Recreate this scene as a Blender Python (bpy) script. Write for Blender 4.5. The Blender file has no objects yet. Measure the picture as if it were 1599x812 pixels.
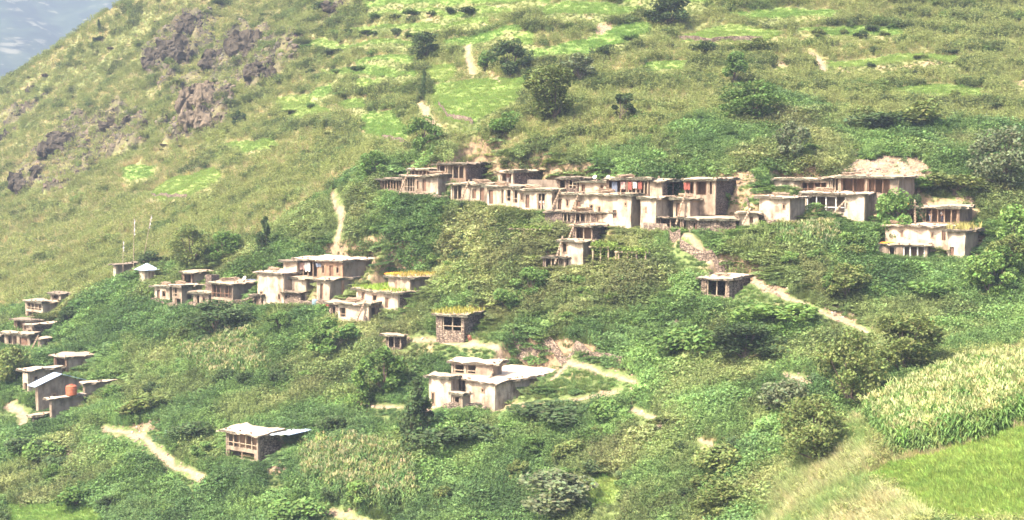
import bpy, math, random
import numpy as np
from mathutils import Vector, Matrix

# ------------------------------------------------------------------ camera, world, sun, exposure
random.seed(7)
rng = np.random.default_rng(11)
scene = bpy.context.scene
COL = scene.collection
W0, H0, FPX = 1599.0, 812.0, 2197.0
PITCH = math.atan2(166.0, FPX)
cam_data = bpy.data.cameras.new('camera')
cam_data.sensor_width = 36.0
cam_data.lens = 36.0 * FPX / W0
cam_data.clip_start = 0.5
cam_data.clip_end = 20000
camera = bpy.data.objects.new('camera', cam_data)
COL.objects.link(camera)
camera.location = (0, 0, 0)
camera.rotation_euler = (math.pi / 2 - PITCH, 0, 0)
scene.camera = camera

SUN = Vector((-0.50, -0.50, 0.80)).normalized()      # direction towards the sun
sun_elev = math.asin(SUN.z)
world = bpy.data.worlds.new('World')
scene.world = world
world.use_nodes = True
wn = world.node_tree
bg = wn.nodes['Background']
sky = wn.nodes.new('ShaderNodeTexSky')
sky.sky_type = 'NISHITA'
sky.sun_disc = False
sky.sun_elevation = sun_elev
sky.sun_rotation = math.atan2(SUN.x, SUN.y)
sky.dust_density = 5.0
sky.air_density = 1.2
wn.links.new(sky.outputs[0], bg.inputs[0])
bg.inputs[1].default_value = 0.15
sl = bpy.data.lights.new('sun', 'SUN')
sl.energy = 3.6
sl.angle = math.radians(0.7)
sl.color = (1.0, 0.88, 0.69)
sun = bpy.data.objects.new('sun', sl)
COL.objects.link(sun)
sun.rotation_euler = SUN.to_track_quat('Z', 'Y').to_euler()
sun.location = (-60, -60, 200)
scene.view_settings.view_transform = 'Standard'
scene.view_settings.look = 'None'
scene.view_settings.gamma = 1
scene.view_settings.exposure = 2.2
scene.render.engine = 'CYCLES'
scene.cycles.max_bounces = 4
scene.cycles.diffuse_bounces = 2
scene.cycles.glossy_bounces = 1
scene.cycles.transmission_bounces = 2
scene.cycles.volume_bounces = 0
scene.cycles.transparent_max_bounces = 4
scene.cycles.use_denoising = True
scene.cycles.filter_width = 1.6

# ------------------------------------------------------------------ helpers
CP, SP = math.cos(PITCH), math.sin(PITCH)
def ray(px, py):
    """world direction through a point of the picture"""
    cx = (px - W0 / 2) / FPX
    cy = (H0 / 2 - py) / FPX
    return np.array([cx, CP + cy * SP, -SP + cy * CP])
def at(px, py, D):
    d = ray(px, py)
    return d * (D / d[1])
def project(X, Y, Z):
    dep = Y * CP - Z * SP
    up = Y * SP + Z * CP
    return W0 / 2 + FPX * X / dep, H0 / 2 - FPX * up / dep, dep

def _hash(ix, iy, seed):
    h = (ix.astype(np.int64) * 374761393 + iy.astype(np.int64) * 668265263 + seed * 974634777) & 0xffffffff
    h = ((h ^ (h >> 13)) * 1274126177) & 0xffffffff
    h = h ^ (h >> 16)
    return (h & 0xffff) / 65535.0
def vnoise(x, y, seed=0):
    x = np.asarray(x, float); y = np.asarray(y, float)
    ix = np.floor(x); iy = np.floor(y)
    fx = x - ix; fy = y - iy
    fx = fx * fx * (3 - 2 * fx); fy = fy * fy * (3 - 2 * fy)
    a = _hash(ix, iy, seed); b = _hash(ix + 1, iy, seed)
    c = _hash(ix, iy + 1, seed); d = _hash(ix + 1, iy + 1, seed)
    return (a * (1 - fx) + b * fx) * (1 - fy) + (c * (1 - fx) + d * fx) * fy
def fbm(x, y, seed=0, octv=4):
    s = 0; a = 0.5; t = 0
    for i in range(octv):
        s = s + a * vnoise(x * 2 ** i, y * 2 ** i, seed + i * 17); t += a; a *= 0.5
    return s / t
def n3(p, s=1.0, seed=0):
    """3 component displacement noise for vertices p (N,3)"""
    q = p * s
    return np.stack([vnoise(q[:, 0] + q[:, 2] * .7, q[:, 1] + q[:, 2] * .4, seed),
                     vnoise(q[:, 1] + q[:, 2] * .8 + 31, q[:, 0] - q[:, 2] * .3, seed + 5),
                     vnoise(q[:, 0] - q[:, 2] * .5 + 7, q[:, 1] + q[:, 0] * .2 + q[:, 2], seed + 9)], 1) - .5

def inpoly(px, py, poly):
    px = np.asarray(px, float); py = np.asarray(py, float)
    r = np.zeros(px.shape, bool)
    n = len(poly)
    for i in range(n):
        x1, y1 = poly[i]; x2, y2 = poly[(i + 1) % n]
        if y1 == y2: continue
        c = ((y1 > py) != (y2 > py)) & (px < (x2 - x1) * (py - y1) / (y2 - y1) + x1)
        r ^= c
    return r
def distline(x, y, pts):
    d = np.full(np.shape(x), 1e9)
    for (x1, y1), (x2, y2) in zip(pts[:-1], pts[1:]):
        dx, dy = x2 - x1, y2 - y1
        L = dx * dx + dy * dy + 1e-9
        t = np.clip(((x - x1) * dx + (y - y1) * dy) / L, 0, 1)
        d = np.minimum(d, np.hypot(x - x1 - t * dx, y - y1 - t * dy))
    return d

def mesh_from(name, V, F, mats=(), mi=None, col=None, smooth=False):
    """V (N,3) array, F list/array of quads or mixed faces"""
    me = bpy.data.meshes.new(name)
    V = np.asarray(V, np.float32)
    if isinstance(F, np.ndarray):
        nf, k = F.shape
        me.vertices.add(len(V)); me.vertices.foreach_set('co', V.ravel())
        me.loops.add(nf * k); me.loops.foreach_set('vertex_index', F.astype(np.int32).ravel())
        me.polygons.add(nf)
        me.polygons.foreach_set('loop_start', np.arange(0, nf * k, k, dtype=np.int32))
        me.polygons.foreach_set('loop_total', np.full(nf, k, np.int32))
        me.update(calc_edges=True)
    else:
        me.from_pydata(V.tolist(), [], F)
    for m in mats: me.materials.append(m)
    if mi is not None: me.polygons.foreach_set('material_index', np.asarray(mi, np.int32))
    if col is not None:
        a = me.attributes.new('Col', 'FLOAT_COLOR', 'POINT')
        c = np.ones((len(V), 4), np.float32); c[:, :3] = col
        a.data.foreach_set('color', c.ravel())
    if smooth: me.polygons.foreach_set('use_smooth', np.ones(len(me.polygons), bool))
    me.update()
    return me
def link(name, me, parent=None, **props):
    o = bpy.data.objects.new(name, me)
    COL.objects.link(o)
    if parent is not None: o.parent = parent
    for k, v in props.items(): o[k] = v
    return o
def thing(name, label, cat, loc=(0, 0, 0), group=None):
    o = bpy.data.objects.new(name, None)
    COL.objects.link(o)
    o.location = loc
    o.empty_display_size = 0.3
    o['label'] = label; o['category'] = cat
    if group: o['group'] = group
    return o
def tag(o, label, cat, group=None):
    o['label'] = label; o['category'] = cat
    if group: o['group'] = group
    return o

# ------------------------------------------------------------------ materials
def nmat(name, rough=0.95):
    m = bpy.data.materials.new(name); m.use_nodes = True
    nt = m.node_tree
    b = nt.nodes['Principled BSDF']
    b.inputs['Roughness'].default_value = rough
    b.inputs['Specular IOR Level'].default_value = 0.15
    return m, nt, b
def ramp(nt, stops, fac=None):
    r = nt.nodes.new('ShaderNodeValToRGB')
    e = r.color_ramp.elements
    while len(e) > 1: e.remove(e[-1])
    e[0].position = stops[0][0]; e[0].color = (*stops[0][1], 1)
    for p, c in stops[1:]:
        k = e.new(p); k.color = (*c, 1)
    if fac is not None: nt.links.new(fac, r.inputs[0])
    return r
def noise(nt, scale, detail=4, vec=None, rough=.6):
    n = nt.nodes.new('ShaderNodeTexNoise')
    n.inputs['Scale'].default_value = scale; n.inputs['Detail'].default_value = detail
    n.inputs['Roughness'].default_value = rough
    if vec is not None: nt.links.new(vec, n.inputs['Vector'])
    return n
def geo_pos(nt, scale=(1, 1, 1)):
    g = nt.nodes.new('ShaderNodeNewGeometry')
    mp = nt.nodes.new('ShaderNodeMapping')
    mp.inputs['Scale'].default_value = scale
    nt.links.new(g.outputs['Position'], mp.inputs[0])
    return mp.outputs[0]
def mix(nt, a, b, fac, mode='MIX'):
    n = nt.nodes.new('ShaderNodeMix'); n.data_type = 'RGBA'; n.blend_type = mode
    for s, v in ((6, a), (7, b), (0, fac)):
        if isinstance(v, (int, float)): n.inputs[s].default_value = v
        elif isinstance(v, tuple): n.inputs[s].default_value = (*v, 1)
        else: nt.links.new(v, n.inputs[s])
    return n.outputs[2]
def bump(nt, b, h, strength=.5, dist=.1):
    n = nt.nodes.new('ShaderNodeBump')
    n.inputs['Strength'].default_value = strength; n.inputs['Distance'].default_value = dist
    nt.links.new(h, n.inputs['Height']); nt.links.new(n.outputs[0], b.inputs['Normal'])

def plaster(name, c, dark=.55, stain=.45):
    """rough mud plaster: blotches, rain streaks, places where it has fallen off"""
    m, nt, b = nmat(name)
    a = noise(nt, .65, 7, geo_pos(nt), .65)
    s = noise(nt, .8, 5, geo_pos(nt, (1.5, 1.5, .6)))
    f = noise(nt, 2.6, 8, geo_pos(nt), .75)
    c2 = tuple(x * dark for x in c)
    r1 = ramp(nt, [(.34, c2), (.48, c), (.8, tuple(min(.8, x * 1.12) for x in c))], a.outputs[0])
    r2 = ramp(nt, [(.36, (1 - stain, 1 - stain * 1.05, 1 - stain * 1.1)), (.55, (1, 1, 1))], s.outputs[0])
    x = mix(nt, r1.outputs[0], r2.outputs[0], 1.0, 'MULTIPLY')
    chip = ramp(nt, [(.58, (0, 0, 0)), (.63, (1, 1, 1))], f.outputs[0])
    x = mix(nt, x, (.17, .125, .09), chip.outputs[0])
    nt.links.new(x, b.inputs['Base Color'])
    bump(nt, b, f.outputs[0], .6, .08)
    return m
def stone(name, c1, c2, joint, scale=3.2):
    m, nt, b = nmat(name)
    p = geo_pos(nt, (1, 1, 2.1))
    w = noise(nt, 2.0, 3, p)
    wp = mix(nt, p, w.outputs[1], .12)
    v = nt.nodes.new('ShaderNodeTexVoronoi'); v.inputs['Scale'].default_value = scale
    nt.links.new(wp, v.inputs['Vector'])
    v2 = nt.nodes.new('ShaderNodeTexVoronoi'); v2.feature = 'DISTANCE_TO_EDGE'; v2.inputs['Scale'].default_value = scale
    nt.links.new(wp, v2.inputs['Vector'])
    sep = nt.nodes.new('ShaderNodeSeparateColor'); nt.links.new(v.outputs['Color'], sep.inputs[0])
    r = ramp(nt, [(0, c1), (.5, tuple((a + b_) / 2 for a, b_ in zip(c1, c2))), (1, c2)], sep.outputs[0])
    j = ramp(nt, [(.02, (0, 0, 0)), (.1, (1, 1, 1))], v2.outputs[0])
    x = mix(nt, joint, r.outputs[0], j.outputs[0])
    n = noise(nt, .7, 5, geo_pos(nt))
    r2 = ramp(nt, [(.3, (.6, .58, .55)), (.6, (1, 1, 1))], n.outputs[0])
    x = mix(nt, x, r2.outputs[0], 1.0, 'MULTIPLY')
    nt.links.new(x, b.inputs['Base Color'])
    bump(nt, b, j.outputs[0], .9, .12)
    return m
def wood(name, c, c2, stretch=(6, 6, .6)):
    m, nt, b = nmat(name, .85)
    a = noise(nt, 2.0, 6, geo_pos(nt, stretch))
    r = ramp(nt, [(.3, c2), (.65, c)], a.outputs[0])
    nt.links.new(r.outputs[0], b.inputs['Base Color'])
    bump(nt, b, a.outputs[0], .4, .04)
    return m
def plain(name, c, rough=.9, var=.25, scale=3):
    m, nt, b = nmat(name, rough)
    a = noise(nt, scale, 4, geo_pos(nt))
    r = ramp(nt, [(.3, tuple(x * (1 - var) for x in c)), (.7, c)], a.outputs[0])
    nt.links.new(r.outputs[0], b.inputs['Base Color'])
    return m
def metal_sheet(name, c):
    m, nt, b = nmat(name, .45)
    b.inputs['Metallic'].default_value = .25
    a = noise(nt, 1.3, 5, geo_pos(nt))
    r = ramp(nt, [(.28, tuple(x * .5 for x in c)), (.5, c)], a.outputs[0])
    nt.links.new(r.outputs[0], b.inputs['Base Color'])
    return m

M = {}
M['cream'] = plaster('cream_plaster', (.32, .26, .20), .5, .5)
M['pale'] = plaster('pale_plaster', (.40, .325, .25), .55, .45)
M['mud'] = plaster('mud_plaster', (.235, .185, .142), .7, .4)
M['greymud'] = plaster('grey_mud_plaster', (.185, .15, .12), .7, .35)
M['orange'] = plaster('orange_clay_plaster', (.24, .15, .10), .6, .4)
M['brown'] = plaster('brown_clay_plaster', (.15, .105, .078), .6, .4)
M['stone'] = stone('field_stone', (.34, .26, .20), (.13, .10, .085), (.05, .035, .03))
M['darkstone'] = stone('dark_field_stone', (.22, .165, .135), (.11, .082, .072), (.045, .035, .03))
M['wood'] = wood('weathered_wood', (.30, .21, .145), (.10, .07, .05))
M['palewood'] = wood('pale_wood', (.36, .285, .21), (.17, .125, .09))
M['darkwood'] = wood('dark_wood', (.12, .075, .05), (.035, .024, .018))
M['redwood'] = wood('red_brown_wood', (.17, .10, .068), (.065, .04, .03))
M['tin'] = metal_sheet('tin_sheet', (.62, .66, .70))
M['bluetin'] = metal_sheet('blue_grey_tin_sheet', (.42, .52, .68))
M['white'] = plain('white_paint', (.55, .53, .5), .7)
M['cloth_red'] = plain('red_cloth', (.22, .07, .055)); M['cloth_blue'] = plain('blue_cloth', (.12, .14, .19))
M['cloth_white'] = plain('white_cloth', (.5, .46, .43)); M['cloth_pink'] = plain('pink_cloth', (.34, .22, .2))
M['cloth_dark'] = plain('dark_cloth', (.035, .035, .06)); M['skin'] = plain('skin', (.30, .17, .11), .6)
M['hair'] = plain('black_hair', (.015, .012, .01)); M['tank'] = plain('red_orange_plastic', (.36, .11, .06), .5, .35)
M['blueplastic'] = plain('grey_blue_plastic', (.18, .25, .30), .5)
M['pumpkin'] = plain('orange_harvest', (.75, .30, .03), .7, .4, 6)

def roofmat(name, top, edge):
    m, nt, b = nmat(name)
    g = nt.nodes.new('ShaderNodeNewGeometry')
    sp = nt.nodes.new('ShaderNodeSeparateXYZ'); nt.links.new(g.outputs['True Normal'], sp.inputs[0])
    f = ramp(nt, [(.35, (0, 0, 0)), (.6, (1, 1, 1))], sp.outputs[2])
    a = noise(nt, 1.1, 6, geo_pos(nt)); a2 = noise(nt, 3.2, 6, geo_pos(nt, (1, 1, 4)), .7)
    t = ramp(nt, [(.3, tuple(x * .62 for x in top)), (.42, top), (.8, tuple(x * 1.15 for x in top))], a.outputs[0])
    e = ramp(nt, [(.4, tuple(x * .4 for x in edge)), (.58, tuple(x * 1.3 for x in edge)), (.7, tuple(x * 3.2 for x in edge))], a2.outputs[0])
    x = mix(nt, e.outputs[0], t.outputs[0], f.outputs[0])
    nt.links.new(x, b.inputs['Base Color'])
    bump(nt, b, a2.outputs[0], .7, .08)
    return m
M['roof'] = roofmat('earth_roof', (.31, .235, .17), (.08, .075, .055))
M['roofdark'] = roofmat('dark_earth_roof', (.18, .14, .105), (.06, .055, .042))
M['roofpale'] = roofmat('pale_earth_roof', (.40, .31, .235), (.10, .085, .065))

def leafmat(name, trans=.38, objcol=False):
    """leaf colour = tint carried by the instance (or the object's colour) times the leaf's own variation"""
    m = bpy.data.materials.new(name); m.use_nodes = True
    nt = m.node_tree; nt.nodes.clear()
    out = nt.nodes.new('ShaderNodeOutputMaterial')
    at_ = nt.nodes.new('ShaderNodeAttribute'); at_.attribute_name = 'Col'
    if objcol:
        oi = nt.nodes.new('ShaderNodeObjectInfo'); tint = oi.outputs['Color']
    else:
        ai = nt.nodes.new('ShaderNodeAttribute'); ai.attribute_type = 'INSTANCER'; ai.attribute_name = 'tint'
        tint = ai.outputs['Color']
    c = mix(nt, tint, at_.outputs['Color'], 1.0, 'MULTIPLY')
    d = nt.nodes.new('ShaderNodeBsdfDiffuse'); t = nt.nodes.new('ShaderNodeBsdfTranslucent')
    nt.links.new(c, d.inputs[0])
    c2 = mix(nt, c, (1.0, 1.0, .55), 1.0, 'MULTIPLY')
    nt.links.new(c2, t.inputs[0])
    ms = nt.nodes.new('ShaderNodeMixShader'); ms.inputs[0].default_value = trans
    nt.links.new(d.outputs[0], ms.inputs[1]); nt.links.new(t.outputs[0], ms.inputs[2])
    nt.links.new(ms.outputs[0], out.inputs[0])
    return m
M['leaf_i'] = leafmat('ground_foliage'); M['leaf_o'] = leafmat('tree_foliage', .3, True)
M['bark'] = wood('bark', (.14, .105, .08), (.05, .038, .03))
# ------------------------------------------------------------------ terrain: heights fitted through surveyed points
SURVEY = {
    0: [(812, 158), (700, 178), (600, 203), (480, 252), (400, 300), (300, 372), (200, 440), (145, 474)],
    200: [(812, 150), (700, 168), (600, 190), (520, 206), (440, 225), (350, 268), (250, 330), (150, 390), (60, 440), (10, 464)],
    400: [(812, 144), (700, 158), (600, 176), (470, 200), (400, 215), (300, 255), (200, 310), (100, 372), (0, 430), (-80, 470)],
    600: [(812, 140), (700, 151), (600, 167), (480, 186), (400, 196), (290, 210), (200, 245), (100, 290), (0, 338), (-80, 370)],
    800: [(812, 136), (700, 146), (630, 154), (530, 168), (450, 177), (330, 188), (260, 198), (150, 230), (50, 268), (-60, 315)],
    1000: [(812, 126), (700, 138), (600, 152), (500, 163), (400, 174), (350, 178), (260, 191), (150, 225), (50, 262), (-60, 305)],
    1200: [(812, 113), (700, 127), (600, 142), (500, 155), (400, 166), (340, 172), (260, 186), (150, 222), (50, 262), (-60, 305)],
    1400: [(812, 99), (720, 108), (640, 122), (590, 134), (540, 146), (480, 156), (400, 166), (340, 173), (260, 187), (150, 220), (50, 260), (-60, 302)],
    1599: [(812, 86), (700, 98), (620, 112), (560, 132), (500, 150), (400, 165), (300, 180), (200, 205), (100, 242), (0, 283), (-60, 305)],
    1900: [(812, 76), (700, 92), (560, 128), (400, 165), (250, 195), (100, 240), (-60, 310)],
    -250: [(812, 170), (650, 205), (500, 262), (400, 315), (300, 390), (230, 470)],
}
ctl = []
for px, L in SURVEY.items():
    for py, D in L: ctl.append(at(px, py, D))
# ridge on the skyline, and the hidden slope that falls away behind it
RIDGE = [(-250, 262, 500), (-120, 190, 492), (0, 132, 484), (50, 104, 481), (100, 68, 478), (150, 34, 474), (200, -2, 470), (270, -45, 466), (400, -130, 480)]
for px, py, D in RIDGE:
    p = at(px, py, D); ctl.append(p)
    d = p[:2] / np.hypot(*p[:2]) * 1.0
    nrm = np.array([-.35, .94])
    ctl.append(np.array([*(p[:2] + nrm * 40), p[2] - 16]))
    ctl.append(np.array([*(p[:2] + nrm * 110), p[2] - 62]))
ctl += [np.array(q, float) for q in ((0, 0, -34), (0, 45, -40), (-60, 20, -46), (60, 20, -28), (0, -60, -20), (-120, 60, -58), (90, 60, -20), (-200, 120, -70),
        (60, 380, 58), (180, 380, 60), (320, 300, 50), (-60, 520, 66), (200, 520, 88), (420, 200, 20), (-380, 300, -60), (-420, 500, -60), (-300, 640, -80), (0, 700, 90), (400, 600, 110))]
ctl = np.array(ctl)
SC = 100.0
def _U(r2): return np.where(r2 > 0, r2 * np.log(np.maximum(r2, 1e-12)) * .5, 0)
_P = ctl[:, :2] / SC
_n = len(_P)
_K = _U(((_P[:, None] - _P[None]) ** 2).sum(-1)) + np.eye(_n) * .0015
_Q = np.hstack([np.ones((_n, 1)), _P])
_A = np.zeros((_n + 3, _n + 3)); _A[:_n, :_n] = _K; _A[:_n, _n:] = _Q; _A[_n:, :_n] = _Q.T
_w = np.linalg.solve(_A, np.concatenate([ctl[:, 2], np.zeros(3)]))
def tps(X, Y):
    x = np.ravel(X) / SC; y = np.ravel(Y) / SC
    out = _w[_n] + _w[_n + 1] * x + _w[_n + 2] * y
    for i in range(_n):
        out += _w[i] * _U((x - _P[i, 0]) ** 2 + (y - _P[i, 1]) ** 2)
    return out.reshape(np.shape(X))
def base_h(X, Y):
    z = tps(X, Y)
    P_ = 3.6; ph = z + (fbm(X / 22, Y / 22, 21, 2) - .5) * 5
    z = z + np.sin(2 * np.pi * ph / P_) * .26 * np.clip((z - 1.5) / 3, 0, 1) * np.clip((X + 75) / 25, 0, 1)      # cultivated terraces
    r = np.hypot(X, Y)
    far = np.clip((r - 230) / 120, 0, 1)
    z = z + (fbm(X / 14, Y / 14, 3, 3) - .5) * (1.6 + 2.5 * far)
    z = z + (fbm(X / 3.2 + 5, Y / 3.2, 8, 3) - .5) * .55
    return z
# smooth version for the first ray hits
def hit(px, py, h=None, lo=45., hi=900.):
    h = h or (lambda x, y: float(base_h(np.array([x]), np.array([y]))[0]))
    d = ray(px, py)
    D = np.arange(lo, hi, 1.0)
    X = d[0] / d[1] * D; Z = d[2] / d[1] * D
    T = base_h(X, D)
    k = np.argmax(T > Z)
    if T[k] <= Z[k]: return np.array([X[-1], D[-1], T[-1]])
    a, b_ = D[max(k - 1, 0)], D[k]
    t0 = T[max(k - 1, 0)] - Z[max(k - 1, 0)]; t1 = T[k] - Z[k]
    Dm = a + (b_ - a) * (0 - t0) / max(t1 - t0, 1e-6)
    return np.array([d[0] / d[1] * Dm, Dm, d[2] / d[1] * Dm])

# ------------------------------------------------------------------ map of the place (outlines surveyed from the picture, laid on the ground)
FIELDS = [
    [(560, 0), (860, -4), (860, 6), (700, 9), (570, 12)],
    [(545, 40), (640, 38), (765, 27), (765, 37), (650, 49), (550, 50)],
    [(555, 93), (650, 87), (650, 98), (560, 101)],
    [(483, 150), (519, 130), (524, 143), (495, 152)],
    [(550, 125), (592, 122), (596, 136), (556, 135)],
    [(526, 158), (570, 154), (576, 168), (540, 170)],
    [(566, 178), (618, 171), (642, 200), (634, 222), (592, 214), (562, 200)],
    [(662, 104), (710, 99), (716, 116), (692, 128), (668, 121)],
    [(670, 138), (720, 127), (762, 122), (800, 124), (832, 112), (815, 150), (780, 170), (738, 195), (704, 190), (680, 164)],
    [(800, 53), (830, 46), (838, 60), (830, 70), (800, 65)],
    [(824, 79), (870, 72), (925, 57), (965, 39), (1016, 35), (1017, 50), (970, 68), (925, 84), (830, 92)],
    [(1057, 60), (1096, 47), (1137, 37), (1200, 47), (1228, 52), (1195, 63), (1150, 67), (1066, 66)],
    [(977, 112), (1025, 95), (1080, 96), (1066, 108), (1020, 111)],
    [(184, 267), (250, 260), (240, 274), (200, 283)],
    [(230, 302), (270, 277), (330, 262), (352, 270), (330, 290), (290, 308), (250, 314)],
    [(960, -6), (1110, -6), (1100, 3), (980, 3)],
    [(0, 788), (110, 780), (160, 800), (170, 830), (0, 830)],
    [(905, 745), (960, 738), (985, 765), (950, 790), (915, 780)],
    [(480, 62), (600, 60), (655, 66), (650, 74), (560, 72), (485, 70)], [(500, 106), (600, 104), (655, 112), (650, 121), (560, 116), (505, 116)], [(690, 62), (760, 52), (815, 40), (815, 48), (760, 66), (700, 74)],
    [(575, 18), (700, 20), (800, 14), (800, 22), (700, 29), (580, 27)], [(840, 10), (940, 4), (1010, 12), (940, 22), (850, 24)], [(1240, 46), (1340, 40), (1420, 46), (1410, 56), (1300, 56)], [(1290, 96), (1400, 84), (1500, 88), (1490, 98), (1380, 100), (1300, 106)],
    [(1360, 140), (1450, 132), (1540, 138), (1530, 150), (1430, 150)], [(1130, 20), (1220, 12), (1320, 16), (1300, 26), (1200, 28)], [(430, 152), (480, 146), (520, 176), (470, 186), (440, 176)], [(350, 226), (420, 216), (440, 226), (380, 240)],
]
LAWN = [(1700, 600), (1599, 664), (1540, 690), (1470, 707), (1400, 722), (1350, 748), (1420, 790), (1470, 850), (1700, 850)]
CORN = [[(1350, 664), (1385, 642), (1450, 616), (1520, 592), (1640, 574), (1660, 640), (1599, 662), (1540, 688), (1470, 704), (1400, 716), (1384, 690), (1352, 662)],
        [(470, 715), (560, 705), (640, 740), (650, 790), (560, 800), (480, 760)],
        [(280, 560), (380, 530), (420, 590), (330, 600)],
        [(1210, 355), (1300, 348), (1310, 395), (1225, 392)]]
PALEGRASS = [(1160, 840), (1215, 760), (1270, 700), (1348, 652), (1384, 712), (1350, 748), (1420, 790), (1470, 850)]
LUSH = [(-300, 560), (0, 490), (140, 462), (240, 425), (330, 395), (450, 350), (540, 290), (590, 255), (700, 236), (900, 240), (1020, 232), (1100, 180), (1200, 150), (1350, 190),
        (1480, 190), (1700, 220), (1700, 520), (1500, 560), (1345, 640), (1190, 812), (1150, 900), (-300, 900)]
PATHS = [  # (points, half width in metres)
    ([(733, 70), (731, 85), (736, 108), (745, 114)], 0.37), ([(772, 122), (782, 128)], 0.31), ([(655, 163), (668, 185), (684, 207)], 0.50), ([(520, 300), (524, 316), (531, 330), (533, 350), (526, 376)], 0.37),
    ([(1050, 378), (1075, 388), (1100, 400), (1140, 422), (1172, 440), (1210, 457), (1260, 477), (1320, 501), (1360, 523)], 0.31),
    ([(600, 531), (640, 530), (690, 534), (760, 541), (830, 553), (890, 566), (940, 581), (995, 598)], 0.31),
    ([(560, 632), (600, 634), (640, 638), (680, 640)], 0.25), ([(770, 641), (800, 633), (850, 628), (915, 621), (965, 611)], 0.25),
    ([(160, 668), (190, 674), (215, 681), (240, 700), (265, 720), (300, 742), (320, 750)], 0.40), ([(990, 640), (1014, 652), (1032, 665)], 0.25), ([(1090, 688), (1125, 708)], 0.25),
    ([(1225, 584), (1268, 597)], 0.37), ([(14, 632), (38, 648), (34, 662)], 0.56), ([(1580, 548), (1599, 566), (1620, 590)], 0.56), ([(1268, 82), (1280, 96), (1287, 108)], 0.50),
    ([(480, 790), (560, 812), (600, 822)], 0.25), ([(940, 52), (950, 44)], 0.56), ([(890, 566), (865, 590)], 0.25),
]
BARE = [  # pale earth and rubble
    [(1288, 286), (1296, 266), (1318, 262), (1336, 250), (1360, 250), (1378, 242), (1402, 246), (1428, 242), (1452, 254), (1456, 272), (1470, 282), (1440, 290), (1380, 292)],
    [(1250, 268), (1262, 256), (1285, 252), (1290, 266), (1268, 274)], [(1466, 268), (1484, 262), (1500, 284), (1474, 288)], [(1190, 262), (1205, 250), (1222, 262), (1204, 270)], [(1160, 300), (1180, 290), (1192, 306), (1170, 312)],
    [(800, 526), (860, 524), (930, 542), (985, 560), (990, 574), (930, 560), (860, 545), (810, 536)],
    [(1110, 402), (1150, 398), (1180, 420), (1235, 450), (1225, 465), (1190, 450), (1140, 425)],
    [(195, 660), (250, 652), (262, 672), (215, 676)], [(790, 574), (850, 572), (860, 582), (800, 586)],
    [(1220, 105), (1200, 100), (1210, 92), (1240, 100)], [(1030, 232), (1048, 228), (1052, 240), (1032, 243)], [(1040, 497), (1072, 492), (1078, 512), (1052, 518)],
    [(1500, 300), (1530, 298), (1535, 320), (1490, 318)], [(690, 745), (720, 740), (712, 765), (695, 765)], [(740, 785), (775, 775), (770, 795), (742, 798)],
    [(400, 715), (450, 712), (460, 730), (420, 742)], [(925, 40), (955, 34), (950, 50), (930, 58)],
    [(1270, 468), (1330, 480), (1350, 505), (1300, 492)], [(1240, 310), (1170, 300), (1175, 290), (1205, 296)],
    [(390, 665), (440, 655), (470, 662), (430, 674)], [(90, 690), (130, 692), (118, 712), (92, 708)], [(1130, 270), (1175, 260), (1190, 285), (1150, 295)],
    [(1330, 230), (1350, 228), (1345, 244), (1325, 244)], [(1580, 130), (1602, 122), (1602, 140)], [(545, 403), (590, 400), (592, 418), (560, 418)],
    [(1010, 770), (1100, 780), (1080, 790)], [(1215, 540), (1245, 530), (1240, 548)],
]
ROCKY = [
    [(225, 120), (250, 60), (290, 20), (335, 30), (330, 75), (300, 100), (262, 135)], [(310, 120), (345, 70), (380, 42), (470, 50), (470, 100), (410, 130), (390, 150), (350, 130)],
    [(40, 250), (110, 190), (160, 180), (230, 190), (225, 235), (150, 260), (110, 300), (60, 320)],
    [(225, 85), (260, 50), (290, 25), (325, 35), (325, 60), (285, 85), (262, 110), (240, 115)], [(305, 105), (340, 80), (370, 55), (420, 50), (445, 80), (400, 110), (390, 130), (350, 112), (320, 125)],
    [(265, 140), (300, 125), (355, 130), (362, 175), (350, 198), (300, 205), (285, 180)], [(70, 215), (110, 200), (140, 225), (120, 250), (80, 245)],
    [(20, 262), (50, 250), (90, 265), (80, 300), (30, 308)], [(135, 200), (180, 165), (225, 190), (210, 225), (150, 235)], [(0, 190), (20, 170), (70, 150), (60, 165), (15, 200)],
    [(500, 5), (535, 0), (545, 15), (515, 22)], [(240, 195), (285, 190), (300, 215), (265, 225)], [(430, 60), (475, 50), (480, 78), (440, 85)],
]
def _lay(poly): return [tuple(hit(x, min(y, 830))[:2]) for x, y in poly]

TH0, TH1, NT = -.66, .66, 760
th_f = np.linspace(-.46, .46, 660)
th = np.concatenate([np.linspace(-1.35, -.47, 60), th_f, np.linspace(.47, 1.35, 60)])
rr = np.concatenate([np.geomspace(2, 68, 50), np.arange(69, 235, .45), 235 * np.exp(np.arange(1, 420) * .0026), np.geomspace(720, 1500, 40)])
R_, T_ = np.meshgrid(rr, th, indexing='ij')
GX = R_ * np.sin(T_); GY = R_ * np.cos(T_)
def base_grid():
    # thin-plate part on a coarse grid would lose nothing visible, but is exact here
    return base_h(GX, GY)
GZ = base_grid()
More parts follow.
